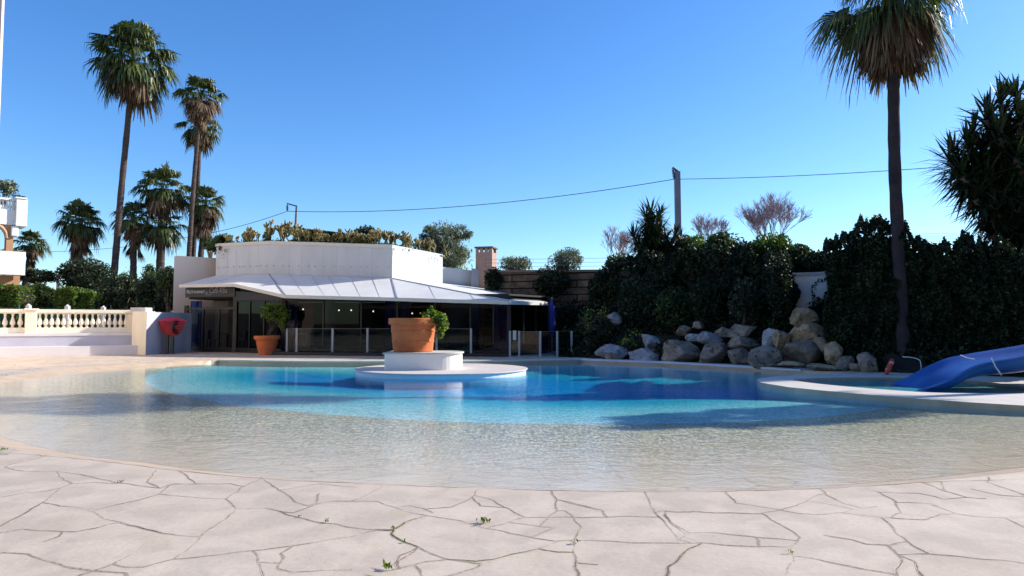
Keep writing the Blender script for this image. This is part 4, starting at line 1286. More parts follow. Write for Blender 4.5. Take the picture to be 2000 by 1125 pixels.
# chimney
ca, cb = at(930, 500, 38.5), at(967.5, 500, 38.5)
ch = thing('chimney', 'square pink-brown chimney with slotted top and flat dark slab', 'chimney', ((ca.x+cb.x)/2, 39, 0))
zt_ = at(950, 482, 38.5).z; x0, x1 = ca.x, cb.x; y0, y1 = 38.5, 39.55
RZ = math.radians(-14); pv = ((x0+x1)/2, 39.0, 0)
mb = MB(); mb.box((x0+.06, y0+.03, 0), (x1-.06, y1-.03, zt_-.30), RZ, pv)
for k in range(4):
    xx = x0+.06 + k*(x1-x0-.12-.14)/3
    for yy in (y0+.03, y1-.17): mb.box((xx, yy, zt_-.301), (xx+.14, yy+.14, zt_-.06), RZ, pv)
mb.build('chimney_stack', M_CHIM, ch)
mb = MB(); mb.box((x0, y0-.04, zt_-.06), (x1, y1+.04, zt_+.02), RZ, pv); mb.build('chimney_slab', M_CHIMCAP, ch)
mb = MB(); pz = at(956, 492, 38.3); mb.tube([(pz.x, 38.3, 2.5), (pz.x, 38.3, pz.z)], .025, 8); mb.lathe((pz.x, 38.3, pz.z), [(.05, 0), (.09, .06), (.03, .1)], 10)
mb.build('vent_pipe', M_POLE, ch)

# ============================================================ LEFT: BALUSTRADE, WALL, FIRE HOSE
BL0, BL1 = gx(-60, 28.6), gx(262, 31.7)
bd = (BL1-BL0); bd.z = 0; BLn = bd.length; bd.normalize(); bnrm = Vector((bd.y, -bd.x, 0))   # towards camera
def along(u, off=0, z=0): 
    p = BL0 + bd*u + bnrm*off; return Vector((p.x, p.y, z))
def u_px(px, off=0.0):
    a = BL0 + bnrm*off; k = (px-1000)/FPX
    return (k*a.y - a.x) / (bd.x - k*bd.y)
def rail(mb, u0, u1, o0, o1, z0, z1):
    q = [along(u0, o0), along(u1, o0), along(u1, o1), along(u0, o1)]
    mb.prism([tuple(p[:2]) for p in q], z0, z1)
ZT = 2.02
steps = thing('stone_bench_steps', 'two wide pale steps along the foot of the white balustrade', 'steps', tuple(along(BLn/2, .8)))
U1 = BLn
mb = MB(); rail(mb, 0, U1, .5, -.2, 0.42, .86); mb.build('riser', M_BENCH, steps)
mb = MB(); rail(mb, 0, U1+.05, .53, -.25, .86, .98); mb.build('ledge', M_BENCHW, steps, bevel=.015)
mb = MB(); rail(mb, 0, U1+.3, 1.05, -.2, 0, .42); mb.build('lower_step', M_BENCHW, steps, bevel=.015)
bal = thing('balustrade', 'cream white classical balustrade above the pale steps', 'balustrade', tuple(along(BLn/2)))
mb = MB(); rail(mb, 0, U1, .16, -.12, .98, 1.22); mb.build('base_rail', M_BAL, bal, bevel=.01)
mb = MB(); rail(mb, 0, U1, .17, -.13, ZT-.15, ZT); rail(mb, 0, U1, .13, -.09, ZT-.19, ZT-.15); mb.build('top_rail', M_BAL, bal, bevel=.01)
prof = [(.060, 0), (.060, .04), (.035, .06), (.040, .09), (.075, .14), (.092, .20), (.082, .27), (.055, .36), (.036, .46), (.034, .52), (.050, .545), (.034, .57), (.058, .60), (.058, .63)]
hb = ZT-.19-1.22
prof = [(r*1.12, z/.63*hb) for r, z in prof]
up1, up2 = u_px(50, .2), u_px(73, .2)
b_me = None
us = []
for u in np.arange(u_px(-50), up1-.08, .265): us.append(float(u))
n_ = 16
ua, ub = u_px(79, 0), u_px(247, 0)
for k in range(n_): us.append(ua + (ub-ua)*k/(n_-1))
for u in us:
    c_ = along(u, .02, 1.22)
    if b_me is None:
        mb = MB(); mb.lathe((0, 0, 0), prof, 14)
        b_me = bpy.data.meshes.new('baluster'); b_me.from_pydata(mb.v, [], mb.f); b_me.update()
        b_me.polygons.foreach_set('use_smooth', [True]*len(b_me.polygons)); b_me.materials.append(M_BAL)
    o = bpy.data.objects.new('baluster', b_me); COL.objects.link(o); o.parent = bal; o.location = c_ - BASE[bal.name]
mb = MB(); rail(mb, up1, up2, .30, -.25, .42, ZT-.06); rail(mb, up1-.04, up2+.04, .34, -.29, ZT-.06, ZT+.03)
mb.build('pier', M_BAL, bal, bevel=.015)
mb = MB(); e_ = u_px(249, .1); rail(mb, e_, U1+.02, .2, -.16, .98, ZT-.19); mb.build('end_block', M_BAL, bal)
# end pier and shaded grey wall with hose cover
G0, G1, G2 = gx(262, 31.0), gx(286, 30.6), gx(364, 33.6)
gw = thing('low_wall', 'shaded grey painted wall between the balustrade and the restaurant', 'wall', tuple(G1))
mb = MB(); mb.prism([tuple(G1[:2]), tuple(G2[:2]), (G2.x+.1, G2.y+.35), (G1.x-.2, G1.y+1.2)], 0, 1.92)
mb.build('wall_panel', M_WALLGREY, gw, bevel=.01)
mb = MB(); mb.prism([tuple(gx(258, 31.1)[:2]), tuple((G1+Vector((-.004,0,0)))[:2]), (G1.x-.204, G1.y+1.15), (G0.x-.3, G0.y+1.3)], 0, 1.95)
mb.build('end_pier', M_BAL, gw, bevel=.01)
q = at(277, 603, 31.4); mb = MB(); mb.box((q.x-.36, 31.1, 1.951), (q.x+.33, 31.7, 2.13)); mb.build('pier_block', M_WALLGREY, gw, bevel=.01)
wd = (G2-G1).normalized(); wnn = Vector((wd.y, -wd.x, 0))
fh = thing('fire_hose_cover', 'faded red shield-shaped hose reel cover on two dark legs', 'hose reel', tuple(gx(328, 31.6)))
cy_ = at(328, 638, 31.55); 
def hp(x, y): 
    # photo px -> point on plane of wall in front
    Y = 31.55 + (x-328)*.01
    p = at(x, y, Y); return p + wnn*.05
shape = [(306,627),(318,623),(328,620),(338,622),(352,628),(350.5,635),(347.5,643),(343,650),(336,655.5),(326,657.5),(318,654),(312,645),(309,637)]
mb = MB(); F_ = [hp(x, y)+wnn*.22 for x, y in shape]; Bk = [hp(x, y)+wnn*.0 for x, y in shape]
cen = sum(F_, Vector())/len(F_) + wnn*.07
mb.add(F_+Bk+[cen], [(i, (i+1) % 13, 13+(i+1) % 13, 13+i) for i in range(13)] + [(i, (i+1) % 13, 26) for i in range(13)] + [tuple(range(13, 26))])
mb.build('cover', M_RED, fh, bevel=.02)
mb = MB(); fr_ = cen + wnn*.01
ux_ = wd; 
mb.tube([fr_ + ux_*math.cos(a)*.30 + Vector((0, 0, math.sin(a)*.27-.02)) + wnn*.02 for a in [2*math.pi*k/24 for k in range(25)]], .045, 8, cap=False)
mb.tube([fr_ + ux_*math.cos(a)*.18 + Vector((0, 0, math.sin(a)*.16-.02)) + wnn*.03 for a in [2*math.pi*k/20 for k in range(21)]], .04, 8, cap=False)
mb.build('hose_coil', M_HOSE, fh, smooth=True)
roof_ = [(306,627),(318,623),(328,620),(338,622),(352,628),(346,629.5),(328,626),(312,630)]
mb = MB(); F2 = [hp(x, y)+wnn*.34 for x, y in roof_]; B2 = [hp(x, y)-Vector((0,0,-.015)) for x, y in roof_]
mb.add(F2+B2, [(i, (i+1) % 8, 8+(i+1) % 8, 8+i) for i in range(8)] + [tuple(range(8)), tuple(range(8, 16))])
mb.build('hood', mat_plain('crimson_hood', (.40, .02, .06), .5, var=.1), fh)
for px in (321, 331):
    a = hp(px, 652)+wnn*.1; mb = MB(); mb.beam(a, Vector((a.x, a.y, 0)), .13, .10); mb.build('leg', M_DKPOST, fh)
# fence posts behind the balustrade (white caps) and green mesh fence
for px, py, lab in ((56, 593, 'white square fence post rising behind the balustrade pier'), (132, 594.5, 'white square fence post behind the middle of the balustrade'), (202, 597, 'white square fence post in shade behind the balustrade, near its right end')):
    p = at(px, py, 31.4 if px > 100 else 30.6); mb = MB()
    if px > 180: p = at(px, py, 32.2)
    mb.box((p.x-.085, p.y-.085, 0), (p.x+.085, p.y+.085, p.z-.08)); mb.lathe((p.x, p.y, p.z-.08), [(.10, 0), (.10, .02), (.02, .08)], 4)
    tag(mb.build('fence_post', M_WHITE, None, bevel=.008), lab, 'post', 'white fence posts behind the balustrade')
gf = thing('mesh_fence', 'dark green mesh fence running behind the balustrade', 'fence', tuple(gx(60, 34.5)))
mb = MB()
ya, yb = gx(-60, 33.4), gx(300, 36.5)
for z in np.arange(.1, 2.2, .1): mb.beam((ya.x, ya.y, z), (yb.x, yb.y, z), .012, .012)
for k in range(90):
    p = ya.lerp(yb, k/89); mb.beam((p.x, p.y, 0), (p.x, p.y, 2.2), .012, .012)
mb.build('wire_mesh', M_FENCE, gf, fixn=False)
for k in range(5):
    p = ya.lerp(yb, k/4); mb = MB(); mb.tube([(p.x, p.y, 0), (p.x, p.y, 2.35)], .035, 8); mb.build('post', M_FENCE, gf)

# ---- villa corner at far left (arch below a balustraded balcony)
vl = thing('villa', 'white villa corner with balustraded balcony over a terracotta arch', 'villa', tuple(gx(38, 37.5)))
YV = 37.5
def v(px, py, dy=0): return at(px, py, YV+dy)
def vbox(name, x0, y0, x1, y1, d0, d1, mat, bevel=0):
    a, b = v(x0, y0), v(x1, y1)
    mb = MB(); mb.box((a.x, YV+d0, b.z), (b.x, YV+d1, a.z)); return mb.build(name, mat, vl, bevel=bevel)
vbox('balcony_pier', 34, 390, 50, 443, -.2, 1.2, M_VILLA, .02)
vbox('balcony_pier_cap', 32, 387, 51, 390, -.25, 1.25, M_VILLA, .01)
vbox('balcony_wall', -140, 412, 34, 441, .0, .3, M_VILLA)
vbox('balcony_rail', -140, 390, 34, 394, -.05, .4, M_VILLA, .01)
for k in range(20):
    px = 30 - k*5.2; a = v(px, 412); h = v(px, 394).z - a.z
    mb = MB(); mb.lathe((a.x, YV+.15, a.z), [(r*1.0, z/.63*h) for r, z in [(.06,0),(.04,.06),(.085,.2),(.036,.46),(.034,.52),(.058,.60),(.058,.63)]], 8); mb.build('baluster', M_VILLA, vl, smooth=True)
# arch wall
a0 = v(-140, 441); a1 = v(31, 441); zb0 = 0
mb = MB(); cxA = v(-3, 470); rad = v(19, 470).x - cxA.x
cyz = v(-3, 467).z; zbot = v(0, 540).z; n = 18
outer = [(a1.x, zbot), (a1.x, a1.z), (a0.x, a0.z), (a0.x, zbot), (cxA.x-rad, zbot)]
arc = [(cxA.x - rad*math.cos(math.pi*k/n), cyz + rad*1.15*math.sin(math.pi*k/n)) for k in range(n+1)]
poly = [(a1.x, zbot), (a1.x, a1.z), (a0.x, a0.z), (a0.x, zbot)] + arc + [(cxA.x+rad, zbot)]
tris = tessellate_polygon([[Vector((p[0], p[1], 0)) for p in poly]]); m_ = len(poly)
mb.add([(p[0], YV+.1, p[1]) for p in poly] + [(p[0], YV+.7, p[1]) for p in poly], [tuple(t_) for t_ in tris] + [tuple(m_+q for q in t_) for t_ in tris] + [(i, (i+1) % m_, m_+(i+1) % m_, m_+i) for i in range(m_)])
mb.build('arch_wall', M_TAN, vl)
mb = MB(); mb.tube([(x, YV+.08, z) for x, z in arc], .10, 8); mb.build('arch_moulding', mat_plain('arch_trim', (.58, .36, .22), .8), vl)
vbox('corbel', 26, 443, 37, 463, -.1, .5, M_VILLA, .05)
vbox('terrace_wall', -140, 497, 38, 541, -1.6, -1.2, M_VILLA, .02)
vbox('lower_wall', -140, 541, 30, 640, -1.0, .6, M_TAN)
vbox('rear_wall', -140, 441, -80, 541, .8, 6, M_TAN)
vl.rotation_euler = (0, 0, math.radians(45))
# tall apartment block whose corner edges the frame at the far left
ap = thing('apartment_block', 'tall pale block, only its thin edge showing at the far left', 'building', (-16.5, 17, 0))
ax0 = at(4, 0, 21).x
mb = MB(); mb.prism([(ax0-8, 21), (ax0, 21.0), (ax0-2.2, 24), (ax0-8, 30)], 0, [19]*4)
mb.build('wall', M_APT, ap)
# ============================================================ BANK, WALLS AND ROCKS ON THE RIGHT
def Yb(px): return float(np.interp(px, [1080, 1130, 1170, 1270, 1335, 1395, 1450, 1500, 1580, 1650, 1700, 1760, 2000, 2300], [28.9, 28.2, 27.4, 26.2, 25.3, 24.4, 23.4, 22.5, 21.9, 20.6, 19.9, 19.2, 17.6, 16.5]))
fr_px = [1085, 1130, 1170, 1220, 1270, 1335, 1395, 1450, 1500, 1580, 1650, 1700, 1760, 1880, 2000, 2300]
bk = MB(); rows = []
for px in fr_px:
    y = Yb(px)
    a = gx(px, y + .05)
    rows.append([(a.x, a.y, -.02), (a.x+.1, a.y+.5, .25), (a.x+.25, a.y+1.2, .9), (a.x+.5, a.y+2.0, 1.7 if px > 1130 else .9), (a.x+.8, a.y+2.9, 2.5 if px > 1130 else 1.0), (a.x+1.0, a.y+3.3, 3.55 if px > 1200 else 1.2), (a.x+1.6, a.y+6.5, 3.6 if px > 1200 else 1.2)])
vs = [p for r in rows for p in r]
vs = [(x + .12*noise.noise(Vector((x, y, z))), y + .2*noise.noise(Vector((x*1.3, y, z+7))), z + .12*noise.noise(Vector((x, y, 3)))) for x, y, z in vs]
K = 7
bk.add(vs, [(i*K+k, i*K+k+1, (i+1)*K+k+1, (i+1)*K+k) for i in range(len(rows)-1) for k in range(K-1)])
bk.build('rockery_bank', M_SOIL, kind='structure', smooth=True, fixn=False)
BANKV = vs
# high terrace ground behind the retaining wall
tg = MB(); tg.prism([(0.5, 39.6), (6.6, 34.5), (11.3, 30), (12.6, 27), (14.5, 24.2), (33, 21), (33, 41), (0.5, 41.5)], 0.0, 3.62)
tg.build('upper_terrace', M_GROUND, kind='structure')

rw = thing('retaining_wall', 'dark coursed stone retaining wall right of the chimney', 'wall', tuple(gx(1100, 36)))
ra, rb_ = gx(946, 36.6), gx(1262, 33.2)
za_, zb2 = at(946, 528, 36.6).z, at(1262, 526, 33.2).z
mb = MB(); mb.prism([tuple(ra[:2]), tuple(rb_[:2]), (rb_.x+.2, rb_.y+.6), (ra.x+.2, ra.y+.6)], 0, [za_-.12, zb2-.12, zb2-.12, za_-.12])
mb.build('stone_courses', M_STONEWALL, rw)
mb = MB(); mb.prism([(ra.x-.05, ra.y-.08), (rb_.x, rb_.y-.08), (rb_.x+.2, rb_.y+.66), (ra.x+.2, ra.y+.66)], [za_-.12, zb2-.12, zb2-.12, za_-.12], [za_, zb2, zb2, za_])
mb.build('coping', M_CHIMCAP, rw, bevel=.01)
# wire strands above the wall
wf = thing('wire_fence', 'thin wire fence on top of the dark retaining wall', 'fence', tuple(ra + Vector((0, 0, za_))))
for k, hgt in enumerate((.22, .42, .62)):
    mb = MB(); mb.tube([ra + Vector((0, .3, za_+hgt)), ra.lerp(rb_, .5) + Vector((0, .3, (za_+zb2)/2+hgt-.03)), rb_ + Vector((0, .3, zb2+hgt))], .008, 5); mb.build('wire', M_WIRE, wf)
for u in (.02, .22, .42, .62, .82, .99):
    p = ra.lerp(rb_, u) + Vector((0, .3, 0)); mb = MB(); mb.tube([(p.x, p.y, za_*(1-u)+zb2*u), (p.x, p.y, za_*(1-u)+zb2*u+.68)], .018, 6); mb.build('post', M_POLE, wf)
# white wall between the ivy masses
ww = thing('white_wall', 'white wall showing between two dark ivy masses above the boulders', 'wall', tuple(gx(1590, 23.2)))
wa, wb = gx(1551, 23.9), gx(1660, 23.0)
zw = at(1590, 531, 23.4).z
mb = MB(); mb.prism([tuple(wa[:2]), tuple(wb[:2]), (wb.x+.1, wb.y+.3), (wa.x+.1, wa.y+.3)], 0, zw-.1); mb.build('wall_face', M_VILLA, ww)
mb = MB(); mb.prism([(wa.x-.04, wa.y-.05), (wb.x, wb.y-.05), (wb.x+.1, wb.y+.34), (wa.x+.1, wa.y+.34)], zw-.1, zw); mb.build('coping', M_WALLGREY, ww, bevel=.01)

# boulders
def rock(name, label, px, py, w, h, Y, mat, seed, cat='boulder', sq=.9, group='boulders along the pool edge', dep=.8, tilt=0):
    c = at(px, py, Y); s = Y/FPX*1.0
    rx, rz = w*s/2*1.22, h*s/2*1.24
    ry = min(rx, rz*1.5) * dep + .08
    bm = bmesh.new(); bmesh.ops.create_icosphere(bm, subdivisions=5, radius=1)
    o_ = Vector((seed*7.3, seed*3.1, seed*1.7))
    rr_ = random.Random(seed*13+1); pln = []
    for q in range(13):
        nv = Vector((rr_.gauss(0, 1), rr_.gauss(0, 1), rr_.gauss(0, 1))).normalized(); pln.append((nv, rr_.uniform(.56, .92)))
    for vv in bm.verts:
        p = vv.co.copy()
        m_ = max(abs(p.x), abs(p.y), abs(p.z)); rad_ = min([1.08, (1/m_)*.98] + [d0/max(1e-3, p.dot(nv)) for nv, d0 in pln if p.dot(nv) > .05])
        p = p*rad_*1.16
        # facets: quantise with low-frequency cellular noise
        f = 1 + .06*noise.noise(p*1.1+o_) + .05*noise.noise(p*2.6+o_) + .035*noise.noise(p*7+o_) + .012*noise.noise(p*17+o_)
        d_ = noise.voronoi(p*1.3+o_)[0][0]
        f *= 1 - .10*(1-min(1, d_*1.6))
        p = p*f
        q = Vector((p.x*rx, p.y*ry, p.z*rz))
        if tilt: q = Matrix.Rotation(tilt, 3, 'Y') @ q
        vv.co = q + c
    me = bpy.data.meshes.new(name); 
    bmin = min(vv.co.z for vv in bm.verts)
    bm.to_mesh(me); bm.free()
    return finish(me, name, mat, None, True, 0, False, label=label, cat=cat, group=group)
RK = [
 ('low rounded pale boulder standing alone at the left end of the rocks', 1198, 688, 50, 26, 0, M_ROCKW, 0),
 ('pale flat boulder at the waterline left of the biggest grey boulder', 1265, 693, 54, 26, 0, M_ROCKW, 0),
 ('pale sloping boulder stacked above the flat pale one', 1273, 667, 36, 24, .35, M_ROCKW, .25),
 ('widest grey boulder with pointed left end in the bottom row', 1336, 688, 64, 39, 0, M_ROCKG, 0),
 ('small pale block between two upper boulders', 1355, 661, 22, 13, .55, M_ROCKW, 0),
 ('pale upper boulder with a tapered right end', 1387, 663, 37, 22, .45, M_ROCKW, .1),
 ('round grey boulder right of the widest grey boulder in the bottom row', 1395, 692, 56, 33, 0, M_ROCKG, 0),
 ('dark squat boulder in the bottom row left of the large waterside boulder', 1445, 697, 41, 28, .1, M_ROCKG, 0),
 ('broad grey boulder in the middle row above the dark squat one', 1449, 671, 48, 27, .5, M_ROCKG, 0),
 ('brownish boulder on top of the stack right of the pale upper boulder', 1449, 647, 46, 25, .9, M_ROCKG, .1),
 ('large grey boulder overhanging the water right of the bottom row', 1495, 699, 61, 36, -.35, M_ROCKG, 0),
 ('chalk-white upright rock pressed against an ochre rock', 1503, 663, 23, 32, .4, M_ROCKW, 0),
 ('ochre upright rock beside the chalk-white one', 1522, 666, 30, 36, .35, M_ROCKO, 0),
 ('ochre boulder crowning the stack against the white wall', 1568, 623, 40, 30, 1.0, M_ROCKO, .2),
 ('squared ochre boulder second from the top of the stack by the white wall', 1583, 651, 52, 36, .6, M_ROCKO, -.08),
 ('largest grey-brown boulder at the bottom of the stack by the white wall', 1574, 687, 62, 50, .1, M_ROCKG, 0),
 ('narrow upright stone left of the squared ochre boulder', 1553, 650, 13, 24, .7, M_ROCKO, 0),
 ('small grey stone left of the largest stack boulder', 1535, 699, 18, 21, .2, M_ROCKG, 0),
 ('knobbly pale rock at the right shoulder of the boulder stack', 1607, 675, 24, 28, .35, M_ROCKO, 0),
 ('upright pitted rock right of the boulder stack', 1626, 692, 25, 40, .1, M_ROCKO, 0),
 ('small dim rock under the ivy above the widest grey boulder', 1336, 646, 26, 16, .9, M_ROCKG, 0),
 ('dim rounded rock under the ivy left of the brownish top boulder', 1414, 647, 26, 18, .9, M_ROCKG, 0),
 ('pale rock half hidden in plants high above the leftmost boulder', 1200, 622, 26, 18, 1.6, M_ROCKW, .2),
 ('dim rock under the ivy edge above the knobbly pale rock', 1628, 661, 20, 24, .6, M_ROCKG, 0),
 ('grey rock at the foot of the ivy right of the stack', 1652, 712, 28, 24, 0, M_ROCKG, 0),
 ('upright grey rock at the foot of the right ivy mass, left of the lifebuoy', 1692, 711, 28, 34, 0, M_ROCKG, 0),
 ('small dark rock between two rocks at the ivy foot', 1672, 716, 18, 14, 0, M_ROCKG, 0),
 ('tiny dim rock wedged under the ivy between the upper boulders', 1363, 635, 20, 12, 1.1, M_ROCKG, 0),
]
for k, (lab, px, py, w, h, dy, mt, tl) in enumerate(RK):
    rock('boulder', lab, px, py, w, h, Yb(px)+dy-.1, mt, k+1, tilt=tl)
for k, (x0, x1, y0, y1) in enumerate(((1524, 1573, 707, 716), (1574, 1634, 711, 722))):
    rock('stone_slab', ('flat tan stone slab at the waterline below the largest stack boulder', 'longer flat tan stone slab right of the other slab at the waterline')[k], (x0+x1)/2, (y0+y1)/2, x1-x0, y1-y0, 21.2-.75*k, M_ROCKO, 40+k, 'stone slab', 1.4, 'flat slabs at the pool edge', 1.6, .06)

# ============================================================ IVY AND SHRUB MASSES
rgv = np.random.default_rng(77)
def ivy(label, px_pts, Yf, top, bot, n, size, mat, rg, name='ivy_mass', cat='ivy', thick=.6, droop=-.4, topw=1.6, bump=.35, coreoff=.35):
    """hanging foliage over a wall: px control columns, function Y, top row and bottom row in px"""
    pxs = np.array([p for p in px_pts], float)
    base = gx(float(pxs.mean()), Yf(float(pxs.mean())))
    th = thing(name, label, cat, tuple(base))
    def prof(px):
        Y = Yf(px); zt = at(px, float(np.interp(px, pxs, top)), Y).z; zb = at(px, float(np.interp(px, pxs, bot)), Y).z
        return Y, zt, zb
    P = np.empty((n, 3)); O = np.empty((n, 3))
    for i in range(n):
        px = rg.uniform(pxs[0], pxs[-1]); Y, zt, zb = prof(px)
        zt += .36*noise.noise(Vector((px*.04, 2, Y))) + .26*noise.noise(Vector((px*.15, 5, Y)))
        if rg.uniform() < .22:      # top surface going back
            d = rg.uniform(0, 1); y = Y + d*topw; z = zt + .25*math.sin(d*2.4) + rg.normal()*.07
            x = at(px, 600, Y).x * (1 + d*topw/Y)
            P[i] = (x, y, z); O[i] = (0, -.2, .9)
        else:
            h = rg.uniform() ** .9; z = zt + (zb-zt)*h
            q = Vector((px*.028, z*1.1, 0))
            f = bump*(noise.noise(q) + .6*noise.noise(q*2.7)) - thick*.25*math.sin(min(1, h*1.2)*math.pi)
            y = Y + f + abs(rg.normal())*.05
            if h < .08: y += (.08-h)*5*thick
            P[i] = (at(px, 600, Y).x, y, z + rg.normal()*.04); O[i] = (0, -.8, .1)
    V, F = leaves(P, size, .75, droop*.3, O*1.0, rg)
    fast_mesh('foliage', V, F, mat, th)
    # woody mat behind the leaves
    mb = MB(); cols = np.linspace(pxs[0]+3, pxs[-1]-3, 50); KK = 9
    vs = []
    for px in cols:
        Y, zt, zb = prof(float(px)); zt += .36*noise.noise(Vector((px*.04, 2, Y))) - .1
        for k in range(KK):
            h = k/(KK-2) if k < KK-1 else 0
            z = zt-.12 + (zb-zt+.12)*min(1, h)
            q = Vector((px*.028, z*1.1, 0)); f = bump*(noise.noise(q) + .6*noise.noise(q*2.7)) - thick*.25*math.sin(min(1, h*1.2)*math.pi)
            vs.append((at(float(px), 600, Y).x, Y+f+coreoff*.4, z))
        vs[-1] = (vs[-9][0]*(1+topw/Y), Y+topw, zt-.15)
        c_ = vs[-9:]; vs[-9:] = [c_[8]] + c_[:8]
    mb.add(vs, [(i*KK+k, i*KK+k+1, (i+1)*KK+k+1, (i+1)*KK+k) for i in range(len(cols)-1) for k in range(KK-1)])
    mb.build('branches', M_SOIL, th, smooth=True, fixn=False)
    return th
# middle bank planting
YM = lambda px: float(np.interp(px, [1130, 1200, 1262, 1400, 1500, 1565], [31.5, 30.0, 29.2, 26.6, 24.7, 23.6]))
ivy('dark evergreen mass covering the bank between the stone wall and the white wall', [1150, 1200, 1250, 1300, 1400, 1480, 1535, 1553],
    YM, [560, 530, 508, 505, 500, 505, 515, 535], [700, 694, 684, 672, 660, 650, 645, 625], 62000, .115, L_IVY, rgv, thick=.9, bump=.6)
YR = lambda px: float(np.interp(px, [1600, 1700, 1760, 2000, 2300], [21.3, 20.4, 20.0, 18.3, 17.2]))
ivy('big dark ivy mass behind the tall palm and the blue slide', [1612, 1630, 1660, 1700, 1730, 1770, 1800, 1815, 1830, 1860, 1900, 1960, 2000, 2060, 2150],
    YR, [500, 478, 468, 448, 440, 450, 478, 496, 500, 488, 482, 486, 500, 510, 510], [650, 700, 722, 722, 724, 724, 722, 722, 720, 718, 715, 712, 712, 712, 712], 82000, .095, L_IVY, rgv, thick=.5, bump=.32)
# looser shrubs standing out from the bank planting
for lab, px, py, rx, ry, Y, n, s_, mt in (
 ('loose dark shrub bulging from the bank right of the stone wall end', 1252, 585, 46, 44, 28.4, 3600, .15, L_DARKBUSH),
 ('arching green shrub on the bank above the flat pale boulders', 1322, 600, 40, 38, 27.0, 3000, .14, L_SHRUB),
 ('dark drooping shrub on the bank above the pale upper boulder', 1395, 585, 44, 46, 25.8, 3600, .13, L_IVY),
 ('rounded dark shrub on the bank above the brownish top boulder', 1462, 590, 36, 44, 24.3, 3200, .12, L_DARKBUSH),
 ('leafy ivy column hanging left of the white wall', 1522, 565, 24, 66, 23.2, 4800, .11, L_IVY),
 ('low dark undergrowth between the parasol and the first boulder', 1180, 650, 30, 30, 28.6, 1800, .15, L_DARKBUSH)):
    c_ = at(px, py, Y); q_ = Y/FPX
    bush('bank_shrub', lab, 'shrub', (c_.x, Y+.6, max(.2, c_.z-ry*q_)), tuple(c_), (rx*q_, .55, ry*q_), n, s_, mt, rgv, 'shrubs on the rockery bank', spread=.2, hollow=.4, nb=4, trunkr=.05)
# creeping plants over the soil between and behind the boulders
P_ = []; O_ = []
for i in range(26000):
    r_i = int(rgv.integers(0, len(rows)-1)); k_i = int(rgv.choice([0, 1, 2, 3, 4], p=[.16, .2, .24, .22, .18])); a_, b_ = rgv.uniform(size=2)
    c0, c1, c2_, c3_ = (Vector(BANKV[q]) for q in (r_i*7+k_i, r_i*7+k_i+1, (r_i+1)*7+k_i, (r_i+1)*7+k_i+1))
    p = c0.lerp(c1, a_).lerp(c2_.lerp(c3_, a_), b_)
    m_ = noise.noise(p*1.2+Vector((3, 1, 4)))
    if k_i < 2 and m_ < -.05: continue
    P_.append((p.x, p.y - abs(rgv.normal())*.10, p.z + .05 + abs(rgv.normal())*.09)); O_.append((0, -.7, .5))
V, F = leaves(np.array(P_), .13, .7, 0, np.array(O_), rgv)
o = fast_mesh('bank_groundcover', V, F, L_IVY, None); tag(o, 'dark creeping ground cover over the soil between and behind the boulders', 'ground cover', kind='stuff')
# trailing ivy stem on the white wall
tv = thing('ivy_trail', 'thin trailing ivy stem hanging down the white wall', 'ivy', tuple(at(1590, 550, 23.2)))
pts = [at(x, y, 23.0) for x, y in ((1620,545),(1605,548),(1594,552),(1587,560),(1587,575),(1589,590),(1593,600),(1599,610))]
mb = MB(); mb.tube(pts, .008, 5); mb.build('stem', M_BARK, tv)
Pp = np.array([pts[i].lerp(pts[i+1], u) + Vector((rgv.normal()*.05, -.02, rgv.normal()*.05)) for i in range(len(pts)-1) for u in rgv.uniform(size=14)])
V, F = leaves(Pp, .08, .8, rg=rgv); fast_mesh('foliage', V, F, L_IVY, tv)

# plants at the foot of the stone wall, with yellow flowers
def sh(label, px, py, rx, ry, Y, n, size, mat, name='shrub', cat='shrub', group=None, base_z=None, **kw):
    c = at(px, py, Y); s = Y/FPX
    b = (c.x, c.y, c.z - ry*s if base_z is None else base_z)
    return bush(name, label, cat, b, tuple(c), (rx*s, max(.4, rx*s*.8), ry*s), n, size, mat, rgv, group, **kw)
sh('leafy plant with yellow-green flowers below the stone wall', 1160, 640, 34, 42, 29.6, 2200, .16, L_SHRUB, base_z=.9)
fl = thing('flowering_plant', 'sparse yellow-green flowers beside the pale rock below the stone wall', 'flower', tuple(at(1165, 640, 29.0)))
Pp = np.array([at(rgv.uniform(1140, 1185) if i < 80 else rgv.normal()*8+(1247 if i < 100 else 1220), (rgv.uniform(598, 650) if i < 80 else (rgv.normal()*5+(650 if i < 100 else 664))), 28.6 if i < 80 else 26.9) for i in range(120)])
V, F = leaves(Pp, .085, .8, rg=rgv); fast_mesh('foliage', V, F, L_YELLOW, fl)  # these pieces are the flower petals, not leaves
mb = MB()
for q in Pp[::4]: mb.tube([(q[0], q[1]+.1, q[2]-.5), tuple(q)], .006, 4)
mb.build('stem', M_BARK, fl)
sh('low green plant between the leftmost boulders', 1232, 680, 26, 22, 27.2, 1200, .14, L_SHRUB, base_z=0.1)
sh('dark green plant left of the first pale boulder', 1150, 680, 24, 20, 28.3, 1100, .14, L_DARKBUSH, base_z=0.0)
sh('low plant between the pale boulder stack and the widest grey boulder', 1302, 680, 22, 22, 25.9, 900, .13, L_DARKBUSH, base_z=0.0)
sh('ivy cushion hanging from the top of the stone wall near the chimney', 965, 545, 18, 22, 36.3, 900, .16, L_IVY, name='hanging_ivy', cat='ivy', base_z=3.4, trunk=False)
sh('ivy curtain hanging down the middle of the stone wall', 1082, 550, 38, 34, 34.9, 2600, .16, L_IVY, name='hanging_ivy', cat='ivy', base_z=3.0, trunk=False)
sh('ivy curtain hanging down the right end of the stone wall', 1200, 560, 42, 42, 33.0, 3200, .16, L_IVY, name='hanging_ivy', cat='ivy', base_z=3.0, trunk=False)
